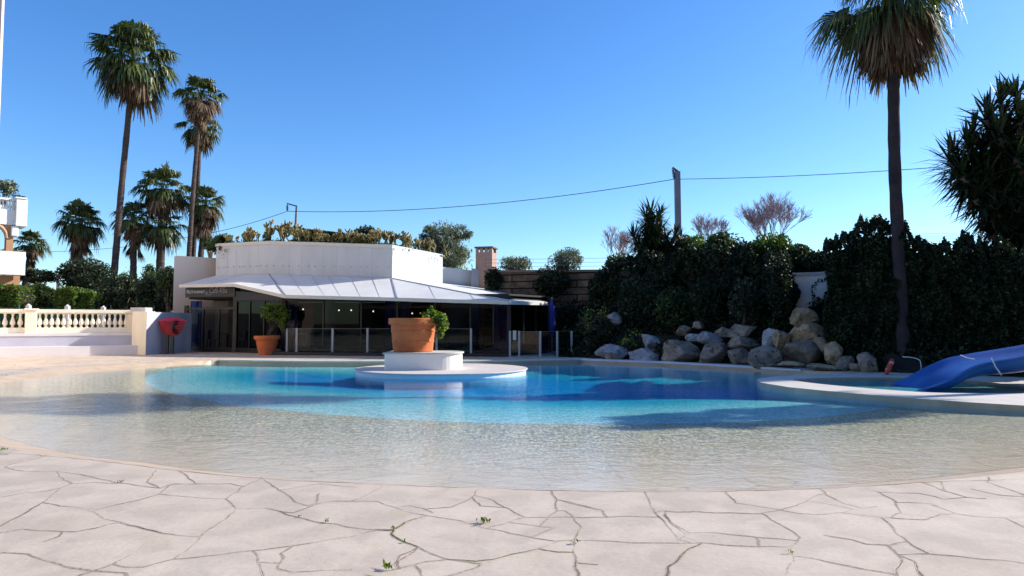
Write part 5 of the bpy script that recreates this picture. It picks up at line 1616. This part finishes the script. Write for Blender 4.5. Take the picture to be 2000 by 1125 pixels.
sh('dark ivy low on the stone wall by the closed parasol', 1120, 625, 38, 40, 33.0, 2400, .16, L_IVY, name='hanging_ivy', cat='ivy', base_z=1.0, trunk=False)

# shrubs on top of the terrace, left to right
sh('spiky grey-green bush on the wall just right of the chimney', 1007, 516, 33, 17, 36.8, 1600, .22, L_OLIVE, up=.6, aspect=.22, base_z=3.8, nb=5, trunkr=.05)
sh('spiky grey-green bush on the wall, second right of the chimney', 1105, 508, 32, 24, 36.0, 2000, .22, L_OLIVE, up=.6, aspect=.22, base_z=3.8, nb=5, trunkr=.05)
sh('thin pale-tipped bush at the right end of the stone wall', 1208, 512, 26, 16, 33.6, 800, .17, L_SHRUB, base_z=3.7, nb=6, trunkr=.04)
tops = [
 ('leafy shrub on the bank right of the spiky yucca', 1338, 500, 38, 38, 30.5, 2600, .17, L_SHRUB),
 ('pale green leafy shrub below the tall utility pole', 1376, 488, 42, 28, 30.0, 2600, .16, L_HEDGE),
 ('leafy green shrub right of the pale one under the utility pole', 1418, 490, 38, 36, 29.0, 3000, .17, L_SHRUB),
 ('dense shrub on the bank below the left of the bare trees', 1458, 500, 30, 26, 28.0, 2400, .16, L_DARKBUSH),
 ('yellow-green leafy shrub on the bank in front of the bare tree', 1506, 484, 38, 28, 26.5, 2600, .15, L_HEDGE),
 ('sun-flecked shrub on the bank left of the white wall top', 1556, 508, 34, 30, 25.4, 2600, .14, L_SHRUB),
 ('dark shrub joining the bank to the big right ivy mass', 1596, 512, 26, 20, 24.2, 1400, .13, L_DARKBUSH),
 ('dark shrub filling the bank between the yucca and the leafy shrub', 1300, 525, 40, 30, 30.2, 2600, .17, L_DARKBUSH)]
for lab, px, py, rx, ry, Y, n, s_, mt in tops: sh(lab, px, py, rx, ry, Y, n, s_, mt, base_z=3.5, group='shrubs on the upper terrace')
sh('sunlit leafy sprig of shrub above the ivy at the right edge', 1975, 528, 30, 28, 21.0, 1200, .13, L_HEDGE, base_z=3.2)

# olive tree behind the parapet
olv = thing('olive_tree', 'dense grey-green olive tree between the white parapet and chimney', 'tree', tuple(gx(872, 41)))
mb = MB(); c_ = at(872, 482, 41); branch_mesh(mb, (c_.x, 41, 0), tuple(c_), (1.5, 1.4, 1.3), 8, random.Random(4), rb=.2); mb.build('trunk', M_BARK, olv, smooth=True)
s_ = 41/FPX
Pp = np.concatenate([blob_points(at(870, 478, 41), (50*s_, 1.4, 44*s_), 6500, 60, rgv, 0, .17, .5), blob_points(at(888, 505, 40.6), (38*s_, 1.2, 26*s_), 2200, 25, rgv, 0, .2, .5), blob_points(at(838, 458, 41), (20*s_, .8, 16*s_), 900, 12, rgv, 0, .2, .4), blob_points(at(900, 456, 41), (22*s_, .8, 16*s_), 900, 12, rgv, 0, .2, .4)])
V, F = leaves(Pp, .24, .24, .5, rg=rgv); fast_mesh('crown', V, F, L_OLIVE, olv)

# ============================================================ PALMS
def fan_palm(label, crown_px, R, Y, base_px, trunk_r, nf=42, dead=.35, name='fan_palm', group='fan palms', seed=1, el=(-50, 85), skirt=None, blades=20, lowz=None, trunk_mid=None, frontY=0, cat='palm tree', pet=.85, bark=None, sk=1.0):
    r = random.Random(seed)
    C = at(crown_px[0], crown_px[1], Y); B = at(base_px[0], base_px[1], Y); 
    # extend the trunk down to the ground along its lean
    if B.z > 0:
        d = (B - C); t_ = (0 - B.z)/d.z if abs(d.z) > .1 else 0
        G = Vector((B.x + d.x*t_*.4, Y, 0))
    else: G = Vector((B.x, Y, 0))
    if lowz is not None: G.z = lowz
    th = thing(name, label, cat, tuple(G), group)
    mb = MB(); pts = []; rr = []
    ctrl = [G, B, trunk_mid and at(trunk_mid[0], trunk_mid[1], Y) or B.lerp(C, .5), C]
    n = 40
    for i in range(n+1):
        u = i/n * 3; k = min(2, int(u)); f = u-k
        p = ctrl[k].lerp(ctrl[k+1], f)
        pts.append(p)
        hh = i/n
        rr.append(trunk_r * (1.35 - .45*hh if hh < .12 else 1.05 - .3*hh) * (1 + .05*math.sin(i*2.2)))
    # smooth the path
    for _ in range(4):
        pts = [pts[0]] + [(pts[i-1]+pts[i]*2+pts[i+1])/4 for i in range(1, n)] + [pts[-1]]
    mb.tube(pts, rr, 14); mb.build('trunk', bark or M_BARKPALM, th, smooth=True)
    live = []; deadq = []
    def frond(dirv, L, Rf, out, droop, lean, curlb=1.0):
        d, u, w = basis(dirv)
        hub = C + d*L
        side = u
        up = w
        # petiole
        pm = C + d*(L*.5) + Vector((0, 0, .04*L)); hw = side*.02*(1+Rf*.3)
        out.append(([C-hw, C+hw, pm+hw, pm-hw])); out.append(([pm-hw, pm+hw, hub+hw*.7, hub-hw*.7]))
        span = math.radians(r.uniform(58, 86))
        nb = blades
        for k in range(nb):
            a = -span + 2*span*k/(nb-1) + r.uniform(-.04, .04)
            bd_ = d*math.cos(a) + side*math.sin(a) + up*(.22*abs(math.sin(a)))*curlb
            bd_.normalize()
            LL = Rf * (0.62 + .38*math.cos(a*.8)) * r.uniform(.85, 1.08)
            ws = (d*(-math.sin(a)) + side*math.cos(a)).normalized() * (LL * (1.05 if blades > 30 else 1.5) / blades)
            p1 = hub + bd_*LL*.5 + Vector((0, 0, -droop*LL*.06))
            tip = hub + bd_*LL*.82 + Vector((0, 0, -droop*LL*r.uniform(.25, .6)))
            out.append([hub-ws*.35, hub+ws*.35, p1+ws, p1-ws]); out.append([p1-ws, p1+ws, tip+ws*.35, tip-ws*.35])
            t2 = tip + bd_*LL*.05 + Vector((r.uniform(-.04, .04)*LL, 0, -LL*r.uniform(.12, .34)))
            out.append([tip-ws*.35, tip+ws*.35, t2+ws*.1, t2-ws*.1])
    for i in range(nf):
        f = (i+.5)/nf
        e = math.radians(el[1] + (el[0]-el[1]) * f**.85 + r.uniform(-8, 8))
        a = i*2.39996 + r.uniform(-.25, .25)
        d = Vector((math.cos(a)*math.cos(e), math.sin(a)*math.cos(e), math.sin(e)))
        isdead = f > 1-dead
        q_ = r.uniform(.60, 1.30)*(1-.42*max(0, f-.35)); Lp = R*.56*q_*pet; Rf = R*.58*r.uniform(.75, 1.12)*(1-.30*max(0, f-.35))
        frond(d, Lp, Rf, deadq if isdead and r.random() < .85 else live, .5+1.1*f, 0)
    if skirt:
        ns, hk = skirt
        for i in range(ns):
            a = i*2.39996; hz = r.uniform(0, hk)
            c0 = C + Vector((0, 0, -hz*R)); c0.x += (B.x-C.x)*(hz*R)/max(1, (C.z-B.z))
            e = math.radians(r.uniform(-84, -62))
            d = Vector((math.cos(a)*math.cos(e), math.sin(a)*math.cos(e), math.sin(e)))
            keep = C; 
            Rf = R*.5*r.uniform(.6, 1.15)*sk
            dd, u, w = basis(d); hub = c0 + Vector((math.cos(a), math.sin(a), 0))*trunk_r*1.2 + dd*R*.12
            for k in range(12):
                aa = -.5 + k/11 + r.uniform(-.06, .06)
                bd_ = dd*math.cos(aa) + u*math.sin(aa)*.8
                ws = u*(Rf*.05); p1 = hub+bd_*Rf*.55; tip = hub+bd_*Rf*r.uniform(.85, 1.15)+Vector((0, 0, -.1*Rf))
                deadq.append([hub-ws*.4, hub+ws*.4, p1+ws, p1-ws]); deadq.append([p1-ws, p1+ws, tip+ws*.15, tip-ws*.15])
    for nm, q, mt in (('crown', live, L_PALM), ('dead_fronds', deadq, L_DEAD)):
        if not q: continue
        V = np.array([[tuple(p) for p in f4] for f4 in q]).reshape(-1, 3); F = np.arange(len(V)).reshape(-1, 4)
        fast_mesh(nm, V, F, mt, th)
    return th
fan_palm('tallest of the left palms, with full shaggy crown over a bare leaning trunk', (261, 122), 2.85, 42, (222, 545), .215, 66, .20, seed=2, sk=.75, skirt=(40, .65), trunk_mid=(236, 380), el=(-62, 88), blades=22)
fan_palm('tall slim palm with brown skirted crown, right of the tallest left palm', (393, 190), 1.75, 43, (369, 497), .16, 44, .42, seed=3, sk=.85, skirt=(40, .75), trunk_mid=(378, 360), el=(-70, 85))
fan_palm('palm whose crown shows just below the slim brown-skirted palm crown', (391, 250), 1.8, 47, (378, 497), .16, 26, .3, seed=4, sk=.8, skirt=(14, .3), trunk_mid=(386, 380), el=(-60, 30))
fan_palm('bushy mid-height palm between the two tall left palms', (318, 372), 1.95, 44, (311, 540), .24, 44, .22, seed=5, skirt=(20, .9), el=(-55, 82))
fan_palm('lower shaggy crown of palm just under the bushy mid-height palm', (318, 440), 1.7, 43.2, (314, 545), .22, 34, .12, seed=15, el=(-60, 20))
fan_palm('short palm with hanging dead fronds right behind the tallest trunk', (262, 428), 1.65, 43.5, (260, 560), .22, 34, .25, seed=6, skirt=(26, 1.1), el=(-55, 80))
fan_palm('shaggy short palm right of the slim tall trunks, by the restaurant roof', (402, 400), 1.65, 44.5, (392, 500), .20, 38, .35, seed=7, skirt=(34, 1.3), el=(-60, 80))
fan_palm('isolated short palm with brown skirt left of the tallest palm', (156, 436), 1.78, 43, (155, 545), .22, 36, .08, seed=8, skirt=(40, .95), el=(-40, 80))
fan_palm('small pale green palm behind the villa corner', (62, 478), 1.35, 46, (48, 560), .2, 30, .15, seed=9, skirt=(14, .6), el=(-45, 75))
fan_palm('towering palm by the blue slide with its crown cut by the frame top', (1743, -4), 2.6, 20, (1766, 700), .20, 46, .16, seed=10, skirt=(64, .38), sk=1.05, trunk_mid=(1747, 330), el=(-58, 86), blades=36, bark=M_BARKSHADED)
fan_palm('palm standing beyond the right edge of the picture', (2500, 95), 1.75, 16.7, (2500, 735), .20, 50, .2, seed=11, sk=.6, skirt=(14, .3), el=(-60, 86))

# ---- yuccas: rosettes of sword leaves on forked stems
def yucca(label, base, stems, R, seed, name='yucca', nl=70, extra=None, mat=None):
    r = random.Random(seed)
    th = thing(name, label, 'yucca', tuple(base))
    mb = MB()
    q = []; dq = []
    for (cx, cy, Y, Rk) in stems:
        C = at(cx, cy, Y); m_ = Vector(base).lerp(C, .55) + Vector((r.uniform(-.1, .1), 0, 0))
        mb.tube([base, m_, C], [.16, .11, .09], 8)
        for lvl in range(6):
            cc = C - (C-m_).normalized()*lvl*R*.22
            for k in range(nl//6 + 6):
                e = math.radians(r.uniform(10, 88) if lvl == 0 else r.uniform(-25, 45) - lvl*9)
                a = r.uniform(0, 6.283)
                d = Vector((math.cos(a)*math.cos(e), math.sin(a)*math.cos(e), math.sin(e)))
                _, u, w = basis(d)
                L = R*Rk*r.uniform(.75, 1.1)
                ws = u*L*.045
                p1 = cc + d*L*.5 + Vector((0, 0, -.02*L)); tip = cc + d*L + Vector((0, 0, -r.uniform(.02, .22)*L))
                tgt = dq if lvl >= 5 and r.random() < .6 else q
                tgt.append([cc-ws*.5, cc+ws*.5, p1+ws, p1-ws]); tgt.append([p1-ws, p1+ws, tip+ws*.1, tip-ws*.1])
    mb.build('trunk', M_BARK, th, smooth=True)
    for nm, qq, mt in (('crown', q, mat or L_YUCCA), ('dead_leaves', dq, L_DEAD)):
        if not qq: continue
        V = np.array([[tuple(p) for p in f4] for f4 in qq]).reshape(-1, 3)
        fast_mesh(nm, V, np.arange(len(V)).reshape(-1, 4), mt, th)
yucca('spiky dark yucca on the bank left of the tall utility pole', tuple(at(1270, 540, 31)), [(1272, 418, 31, 1.0), (1284, 432, 30.8, .9), (1262, 440, 31.2, .9), (1238, 464, 30.8, .95), (1318, 462, 30.6, .85), (1305, 478, 30.4, .8), (1270, 470, 30.6, .9), (1255, 492, 30.4, .9), (1290, 452, 30.5, .9), (1275, 445, 31, .9), (1285, 490, 30.2, .9), (1330, 470, 30.8, .7), (1262, 425, 31, .9), (1290, 420, 31.2, .8), (1248, 478, 30.6, .8), (1300, 466, 30.4, .9)], .95, 21, nl=110)
rgt = random.Random(8)
st = [(1855, 315, 20.5, 1), (1895, 300, 20.7, 1), (1880, 345, 20.2, 1), (1925, 350, 20.2, 1), (1905, 390, 20.2, 1), (1945, 420, 20.2, .95), (1960, 455, 20.4, .9), (1925, 235, 20.6, 1), (1955, 205, 20.8, 1), (1985, 190, 21, 1), (1990, 240, 20.4, 1), (1950, 270, 20.3, 1), (1985, 310, 20.0, 1), (1950, 335, 20.5, 1), (1990, 380, 20.1, 1), (1985, 430, 20.2, 1), (2020, 200, 21, 1), (2050, 180, 21.3, 1), (2060, 260, 20.6, 1), (2040, 330, 20.4, 1), (2080, 400, 20.4, 1), (2110, 230, 21, 1), (2130, 320, 21, 1), (2020, 470, 20.2, 1), (1960, 385, 20.5, 1), (1925, 300, 21, 1), (1902, 258, 20.8, .9), (1890, 280, 20.6, .8), (1932, 222, 20.9, .9), (1862, 300, 20.6, .8), (1912, 330, 20.6, 1), (1935, 460, 20.4, .8), (1870, 330, 21, .9), (2000, 270, 21.4, 1)]
yucca('huge dark spiky yucca tree filling the right edge above the ivy', (at(2040, 560, 21).x, 21, 3.2), st, 1.05, 22, nl=110)

# ---- bare winter trees
def bare(label, base, h, w, seed, levels=6):
    r = random.Random(seed); th = thing('bare_tree', label, 'tree', base)
    mb = MB()
    def rec(p, d, L, rad, lv):
        q = p + d*L; mb.tube([p, p.lerp(q, .5) + Vector((r.uniform(-.03, .03)*L, 0, 0)), q], [rad, rad*.85, rad*.7], 4 if lv < 4 else 5, cap=False)
        if lv == 0: return
        for k in range(3 if lv > 2 else 3):
            nd = (d + Vector((r.uniform(-.55, .55)*w, r.uniform(-.5, .5)*w, r.uniform(-.05, .35)))).normalized()
            rec(p.lerp(q, r.uniform(.55, 1)), nd, L*r.uniform(.62, .86), max(rad*.62, .0058), lv-1)
    for k in range(4): rec(Vector(base), Vector((r.uniform(-.5, .5)*w, r.uniform(-.3, .3)*w, 1)).normalized(), h*.31, .035, levels-1)
    mb.build('branches', M_TWIG, th, fixn=False)
bare('leafless pinkish tree with fine twigs above the yellow-green shrub', tuple(at(1510, 525, 33)), 3.9, 1.05, 3, 7)
bare('faint leafless tree behind the shrub below the utility pole', tuple(at(1385, 505, 34)), 2.6, .95, 5, 6)
bare('faint leafless tree left of the spiky yucca', tuple(at(1205, 535, 36)), 2.7, 1.0, 7, 6)

# ============================================================ LEFT PLANTING
def hedge_box(label, x0, x1, yt, yb, Y0, Y1, n, mat, size=.13, round_=.15):
    a, b = at(x0, yt, Y0), at(x1, yt, Y1 if False else Y0); zt = a.z
    th = thing('clipped_hedge', label, 'hedge', ((a.x+b.x)/2, (Y0+Y1)/2, 0))
    x0w, x1w = a.x, b.x
    P = []; O = []
    rg = rgv
    for i in range(n):
        f = rg.uniform()
        x = rg.uniform(x0w, x1w); y = rg.uniform(Y0, Y1); z = rg.uniform(.3, zt)
        if f < .5: y = Y0; o = (0, -1, 0)
        elif f < .7: z = zt; o = (0, 0, 1)
        elif f < .85: x = x1w; o = (1, 0, 0)
        else: x = x0w; o = (-1, 0, 0)
        p = Vector((x, y, z)); bn_ = noise.noise(p*1.7)*.13 + rg.normal()*.035
        c_ = Vector(((x0w+x1w)/2, (Y0+Y1)/2, zt*.5)); 
        # round the corners
        dx = abs(x-c_.x)/((x1w-x0w)/2); dz = max(0, (z-c_.z)/(zt/2)); sh_ = max(0, dx-.7)*max(0, dz-.7)*round_*12
        P.append((x + o[0]*bn_ - math.copysign(sh_*.5, x-c_.x), y + o[1]*bn_, z + o[2]*bn_ - sh_)); O.append(o)
    V, F = leaves(np.array(P), size, .6, 0, np.array(O)*.6, rg); fast_mesh('foliage', V, F, mat, th)
    mb = MB(); mb.box((x0w+.16, Y0+.16, 0), (x1w-.16, Y1-.16, zt-.16)); mb.build('branches', M_SOIL, th)
hedge_box('bright green square-clipped hedge at the far left behind the balustrade', -40, 39, 559, 600, 35.6, 38, 5200, L_HEDGE)
hedge_box('clipped hedge block in the middle behind the balustrade', 106, 148, 562, 600, 36.5, 38.5, 3200, L_HEDGE)
hedge_box('low clipped hedge block right of the middle one', 149, 187, 570, 600, 36.8, 38.5, 2600, L_HEDGE)
sh('rounded clipped bush over the left hedge, next to the villa wall', 70, 540, 36, 15, 39.5, 3600, .14, L_DARKBUSH, base_z=0, spread=.14, hollow=.85)
sh('round clipped bush between the two bright hedge blocks', 72, 575, 34, 24, 37.5, 4200, .14, L_SHRUB, base_z=0, spread=.14, hollow=.85)
sh('dark leafy bush at the foot of the villa wall', 10, 550, 30, 16, 40.5, 1800, .15, L_DARKBUSH, base_z=0)
sh('dark airy bush with ragged top below the isolated short palm', 168, 540, 50, 34, 40, 6500, .17, L_DARKBUSH, base_z=0, spread=.2)
sh('dark bush in shade right of the low clipped hedge', 205, 585, 26, 34, 38, 2600, .16, L_DARKBUSH, base_z=0)
sh('round dark shrub at the foot of the tallest palm', 235, 578, 36, 40, 38.5, 5200, .15, L_DARKBUSH, base_z=0, spread=.15, hollow=.8)
sh('large green shrub right of the tallest palm trunk', 272, 558, 42, 44, 40, 7000, .16, L_SHRUB, base_z=0, spread=.17, hollow=.7)
sh('dark shrub in shade before the cream restaurant side wall', 310, 575, 40, 48, 38, 7000, .16, L_DARKBUSH, base_z=0, spread=.17, hollow=.7)
sh('narrow green shrub touching the cream restaurant side wall', 330, 545, 14, 24, 37.5, 1500, .14, L_SHRUB, base_z=0)
sh('tree crown peeping over the villa balcony', 8, 367, 26, 16, 52, 900, .22, L_OLIVE, name='garden_tree', cat='tree', base_z=9.0, spread=.25, hollow=.3)
sh('small plants spilling over the villa balcony pier', 38, 386, 10, 4, 37.8, 160, .14, L_DARKBUSH, name='balcony_plant', cat='plant', base_z=9.2, trunk=False)
sh('trailing leaves over the villa terrace wall', 18, 492, 34, 4, 38.5, 500, .13, L_OLIVE, name='terrace_plant', cat='plant', base_z=5.4, trunk=False)
# dark hedge mass far behind so no gap shows the bare horizon
for k, (px, py, rx, ry, Y, lab) in enumerate(((30, 600, 60, 45, 46, 'dark distant tree mass behind the far left hedge'), (130, 600, 50, 38, 47, 'dark distant tree mass behind the middle hedge'), (240, 590, 60, 50, 48, 'dark distant tree mass behind the tallest palm'))):
    sh(lab, px, py, rx, ry, Y, 3000, .3, L_DARKBUSH, name='distant_tree', cat='tree', base_z=0)

# ============================================================ ROOF PLANTING
def cactus(label, px, py, Y, s, seed, lean=0, tall=1.0, n=7, mat=None):
    r = random.Random(seed); b = at(px, py, Y); th = thing('roof_cactus', label, 'cactus', tuple(b), 'branching cacti along the roof parapet')
    mb = MB()
    def rec(p, d, L, lv):
        q = p + d*L; e = q + Vector((0, 0, L*.25))
        mb.tube([p, p.lerp(q, .5) - Vector((0, 0, .03*L)), q, e], [.018*s+.008, .024*s+.006, .024*s+.004, .014*s], 5)
        if lv == 0: return
        for k in range(r.choice((2, 2, 3))):
            nd = Vector((r.uniform(-1, 1) + lean*.5, r.uniform(-.6, .6), r.uniform(.35, 1.2))).normalized()
            rec(p.lerp(q, r.uniform(.5, 1)), nd, L*r.uniform(.6, .95), lv-1)
    mb.lathe((b.x, b.y+.04, b.z-.24), [(.40*s, 0), (.38*s, .04), (.25*s, .07)], 12)
    for k in range(n):
        p = b + Vector((r.uniform(-.45, .45)*s, r.uniform(-.2, .25), -.2))
        d = Vector((r.uniform(-.7, .7)+lean, r.uniform(-.3, .3), r.uniform(.6, 1.2)*tall)).normalized()
        mb.tube([p, p+Vector((0, 0, .2))], .03*s, 5); rec(p+Vector((0, 0, .18)), d, r.uniform(.15, .25)*s, 3)
    mb.build('branching_stems', mat or L_CACTUS, th, smooth=True)
cac = [(450, 474, 35.4, .8, 'at the left end of the roof'), (475, 471, 35.1, 1.15, 'second from the left end of the roof'), (500, 469, 34.9, .9, 'third from the left end of the roof'), (547, 470, 34.8, 1.7, 'with the tallest curved arms, left of the small utility pole'),
       (592, 471, 34.5, 1.2, 'just right of the small utility pole'), (612, 472, 34.4, 1.0, 'before the left end of the long dark roof hedge'), (640, 474, 34.2, .8, 'low, before the middle of the roof hedge'), (672, 475, 34, 1.35, 'at the right end of the dark roof hedge'), (700, 476, 33.8, 1.1, 'before the dark roof bush'),
       (716, 477, 33.7, 1.2, 'leaning right of the dark roof bush'), (738, 477, 33.5, 1.4, 'with reaching arms left of the parapet corner'), (780, 480, 33.9, 1.3, 'with wide flat arms above the parapet corner'), (806, 484, 35.0, 1.0, 'right of the parapet corner'), (828, 489, 35.9, .9, 'second right of the parapet corner'), (850, 492, 36.7, 1.35, 'yellow, at the right end of the parapet before the olive tree')]
for k, (px, py, Y, s_, lab) in enumerate(cac): cactus('ochre branching cactus ' + lab, px, py, Y+(.35 if px < 770 else .6), s_*1.02, 30+k, n=8 if s_ > 1 else 6)
mats = [(L_CACTUS)]
# low succulent ground cover between them
gcp = []
for i in range(5200):
    u = rgv.uniform()
    px = 432 + u*430; Y = float(np.interp(px, [419, 525, 765, 864], [35.8, 34.6, 33.0, 37.4])) + rgv.uniform(.15, .9)
    py = float(np.interp(px, [419, 525, 765, 864], [476, 470, 478, 497]))
    p = at(px, py, Y); gcp.append((p.x, p.y, p.z + abs(rgv.normal())*.09 - .14 + .12*noise.noise(Vector((px*.06, 0, 0)))))
V, F = leaves(np.array(gcp), .16, .3, .6, rg=rgv)
o = fast_mesh('roof_groundcover', V, F, L_SHRUB, None); tag(o, 'low green succulents along the roof edge behind the parapet', 'ground cover', kind='stuff')
# long dark hedge on the roof, leafy bushes
a, b = at(600, 446, 38.5), at(668, 455, 38.5)
th = thing('roof_hedge', 'long dark clipped hedge on the restaurant roof', 'hedge', (a.x, 38.5, 4.6))
P_ = []
for i in range(5200):
    x = rgv.uniform(at(585, 450, 38.5).x, at(690, 450, 38.5).x); u = (x-at(585, 450, 38.5).x)/(at(690, 450, 38.5).x-at(585, 450, 38.5).x)
    zt = at(600, 446+12*u, 38.5).z; f = rgv.uniform()
    P_.append((x, 38.5 + (rgv.uniform(0, 1.5) if f < .25 else 0) + rgv.normal()*.05, zt if f < .25 else rgv.uniform(4.4, zt)))
V, F = leaves(np.array(P_), .15, .5, rg=rgv); fast_mesh('foliage', V, F, L_DARKBUSH, th)
mb = MB(); x0, x1 = at(587, 450, 38.5).x, at(688, 450, 38.5).x; mb.prism([(x0, 38.62), (x1, 38.62), (x1, 39.9), (x0, 39.9)], 4.4, [a.z-.08, a.z-.42, a.z-.42, a.z-.08]); mb.build('branches', M_SOIL, th)
sh('dark leafy bush on the restaurant roof among the cacti', 716, 458, 28, 17, 37.5, 1500, .17, L_DARKBUSH, base_z=4.6)
sh('green leafy bush drooping over the left end of the parapet', 436, 480, 20, 22, 35.9, 900, .22, L_SHRUB, base_z=4.5, aspect=.35)
sh('green sprig growing from the roof left of the tallest cactus', 521, 464, 9, 8, 34.9, 180, .2, L_PALM, base_z=4.9, aspect=.2, trunk=False)
sh('leafy climber beside the slim palm trunks at the roof corner', 412, 478, 16, 14, 37.5, 600, .2, L_SHRUB, base_z=4.0, aspect=.35)
hp_ = [at(px, py, Y) for px, py, Y in ((772, 482, 32.95), (790, 484, 33.7), (800, 487, 34.2), (845, 500, 36.0), (852, 506, 36.5), (435, 488, 35.3), (438, 492, 35.2))]
Pp = np.array([p + Vector((rgv.normal()*.14, -.08, rgv.normal()*.12-.05)) for p in hp_ for _ in range(20)])
V, F = leaves(Pp, .11, .3, rg=rgv); o = fast_mesh('trailing_succulent', V, F, L_CACTUS, None); tag(o, 'trailing succulent stems hanging over the right face of the parapet', 'succulent')

# ============================================================ POLES AND WIRES
up_ = thing('utility_pole', 'grey utility pole with short arm on the right, beyond the shrubs', 'utility pole', tuple(at(1326, 520, 46)))
T = at(1322.5, 335, 46); Bp = Vector((at(1326, 520, 46).x, 46, 3))
mb = MB(); mb.prism([(Bp.x-.19, 45.85), (Bp.x+.19, 45.85), (Bp.x+.19, 46.15), (Bp.x-.19, 46.15)], 3, T.z); mb.v = [(x + (T.x-Bp.x)*(z-3)/(T.z-3), y, z) for x, y, z in mb.v]; mb.build('pole', M_POLE, up_, bevel=.01)
mb = MB(); mb.beam(at(1313, 327.5, 46), at(1325, 336, 46), .16, .12); mb.build('arm', M_INSUL, up_)
mb = MB(); a, b = at(1314.5, 329, 45.9), at(1317.5, 350, 45.9); mb.tube([a, b], .03, 6)
for k in range(6): p = a.lerp(b, .15+.14*k); mb.tube([p, p-Vector((0, 0, .05))], .11, 10)
mb.build('insulator', M_INSUL, up_)
up2_ = thing('utility_pole', 'thin dark utility pole with long arm rising behind the restaurant roof', 'utility pole', tuple(at(576.5, 500, 60)))
mb = MB(); T2 = at(579.5, 403, 60); B2_ = at(576, 470, 60); mb.tube([Vector((B2_.x-.3, 60, 0)), B2_, T2], [.15, .13, .10], 8); mb.build('pole', M_POLE, up2_)
mb = MB(); mb.beam(at(560.5, 397.5, 60), at(580.5, 403, 60), .12, .10); mb.build('arm', M_INSUL, up2_)
mb = MB(); a, b = at(561, 399, 59.9), at(561.3, 412.5, 59.9); mb.tube([a, b], .03, 6)
for k in range(5): p = a.lerp(b, .2+.15*k); mb.tube([p, p-Vector((0, 0, .05))], .10, 8)
mb.build('insulator', M_INSUL, up2_)
sm_ = thing('utility_pole', 'tiny distant pole with cross arm between hedges at far left', 'utility pole', tuple(at(113, 575, 70)))
mb = MB(); mb.tube([Vector((at(113, 575, 70).x, 70, 0)), at(113.5, 541, 70)], .14, 6); mb.build('pole', M_POLE, sm_)
mb = MB(); mb.beam(at(106, 544, 70), at(121, 544, 70), .1, .1); mb.beam(at(106, 544, 70), at(121, 544, 70)+Vector((0,0,-.3)), .06, .06); mb.build('arm', M_POLE, sm_)
def wire(label, a, b, sag, rad):
    pts = [a.lerp(b, k/30) - Vector((0, 0, sag*4*(k/30)*(1-k/30))) for k in range(31)]
    mb = MB(); mb.tube(pts, rad, 5); tag(mb.build('overhead_wire', M_WIRE, None, smooth=True), label, 'wire')
wire('overhead wire sagging between the thin left pole and the right utility pole', at(561.5, 412.5, 60), at(1317, 350, 46), .75, .026)
wire('overhead wire running from the right utility pole past the tall palm', at(1317.5, 350, 46), at(2150, 298, 36), .30, .022)
wire('overhead wire descending left from the thin roof-top pole', at(561, 412.5, 60), at(330, 468, 64), .35, .025)
wire('faint low wire behind the palms at far left', at(85, 492, 70), at(345, 470, 62), .2, .02)
# chain link above the ivy at right
cl = thing('chain_link_fence', 'fine wire mesh fence above the big right ivy mass', 'fence', tuple(at(1830, 500, 22.5)))
mb = MB(); x0, x1 = at(1772, 457, 22.5), at(1905, 455, 22.0)
for k in range(9):
    dz = -k*.085; mb.tube([x0+Vector((0, 0, dz)), x1+Vector((0, 0, dz))], .0035, 4, cap=False)
for k in range(34):
    p = x0.lerp(x1, k/33); mb.tube([p, p-Vector((0, 0, .9))], .003, 4, cap=False)
mb.build('wire_mesh', M_WIRE, cl, fixn=False)
for px in (1775, 1893):
    p = at(px, 452, 22.4); mb = MB(); mb.tube([p, p-Vector((0, 0, 1.6))], .02, 6); mb.build('post', M_POLE, cl)

# ============================================================ ADDED HOTEL BEHIND THE CAMERA (unseen, cuts sky light on facades and in glass)
hb_ = thing('unseen_hotel', 'long cream hotel block with balconies added behind the camera to shade the facades', 'unseen_hotel', (-2, -17, 0))
mb = MB(); mb.box((-36, -30, 0), (34, -17, 21)); mb.build('wall', M_TAN2, hb_)
for fl_ in range(6):
    z0 = .3 + fl_*3.4
    mb = MB(); mb.box((-35, -17, z0+2.95), (33, -15.7, z0+3.1)); mb.build('balcony_slab', M_CREAM, hb_)
    for k in range(12):
        x0 = -34 + k*5.65
        mb = MB(); mb.box((x0, -16.98, z0), (x0+2.6, -16.9, z0+2.4)); mb.build('window', M_DARK, hb_)
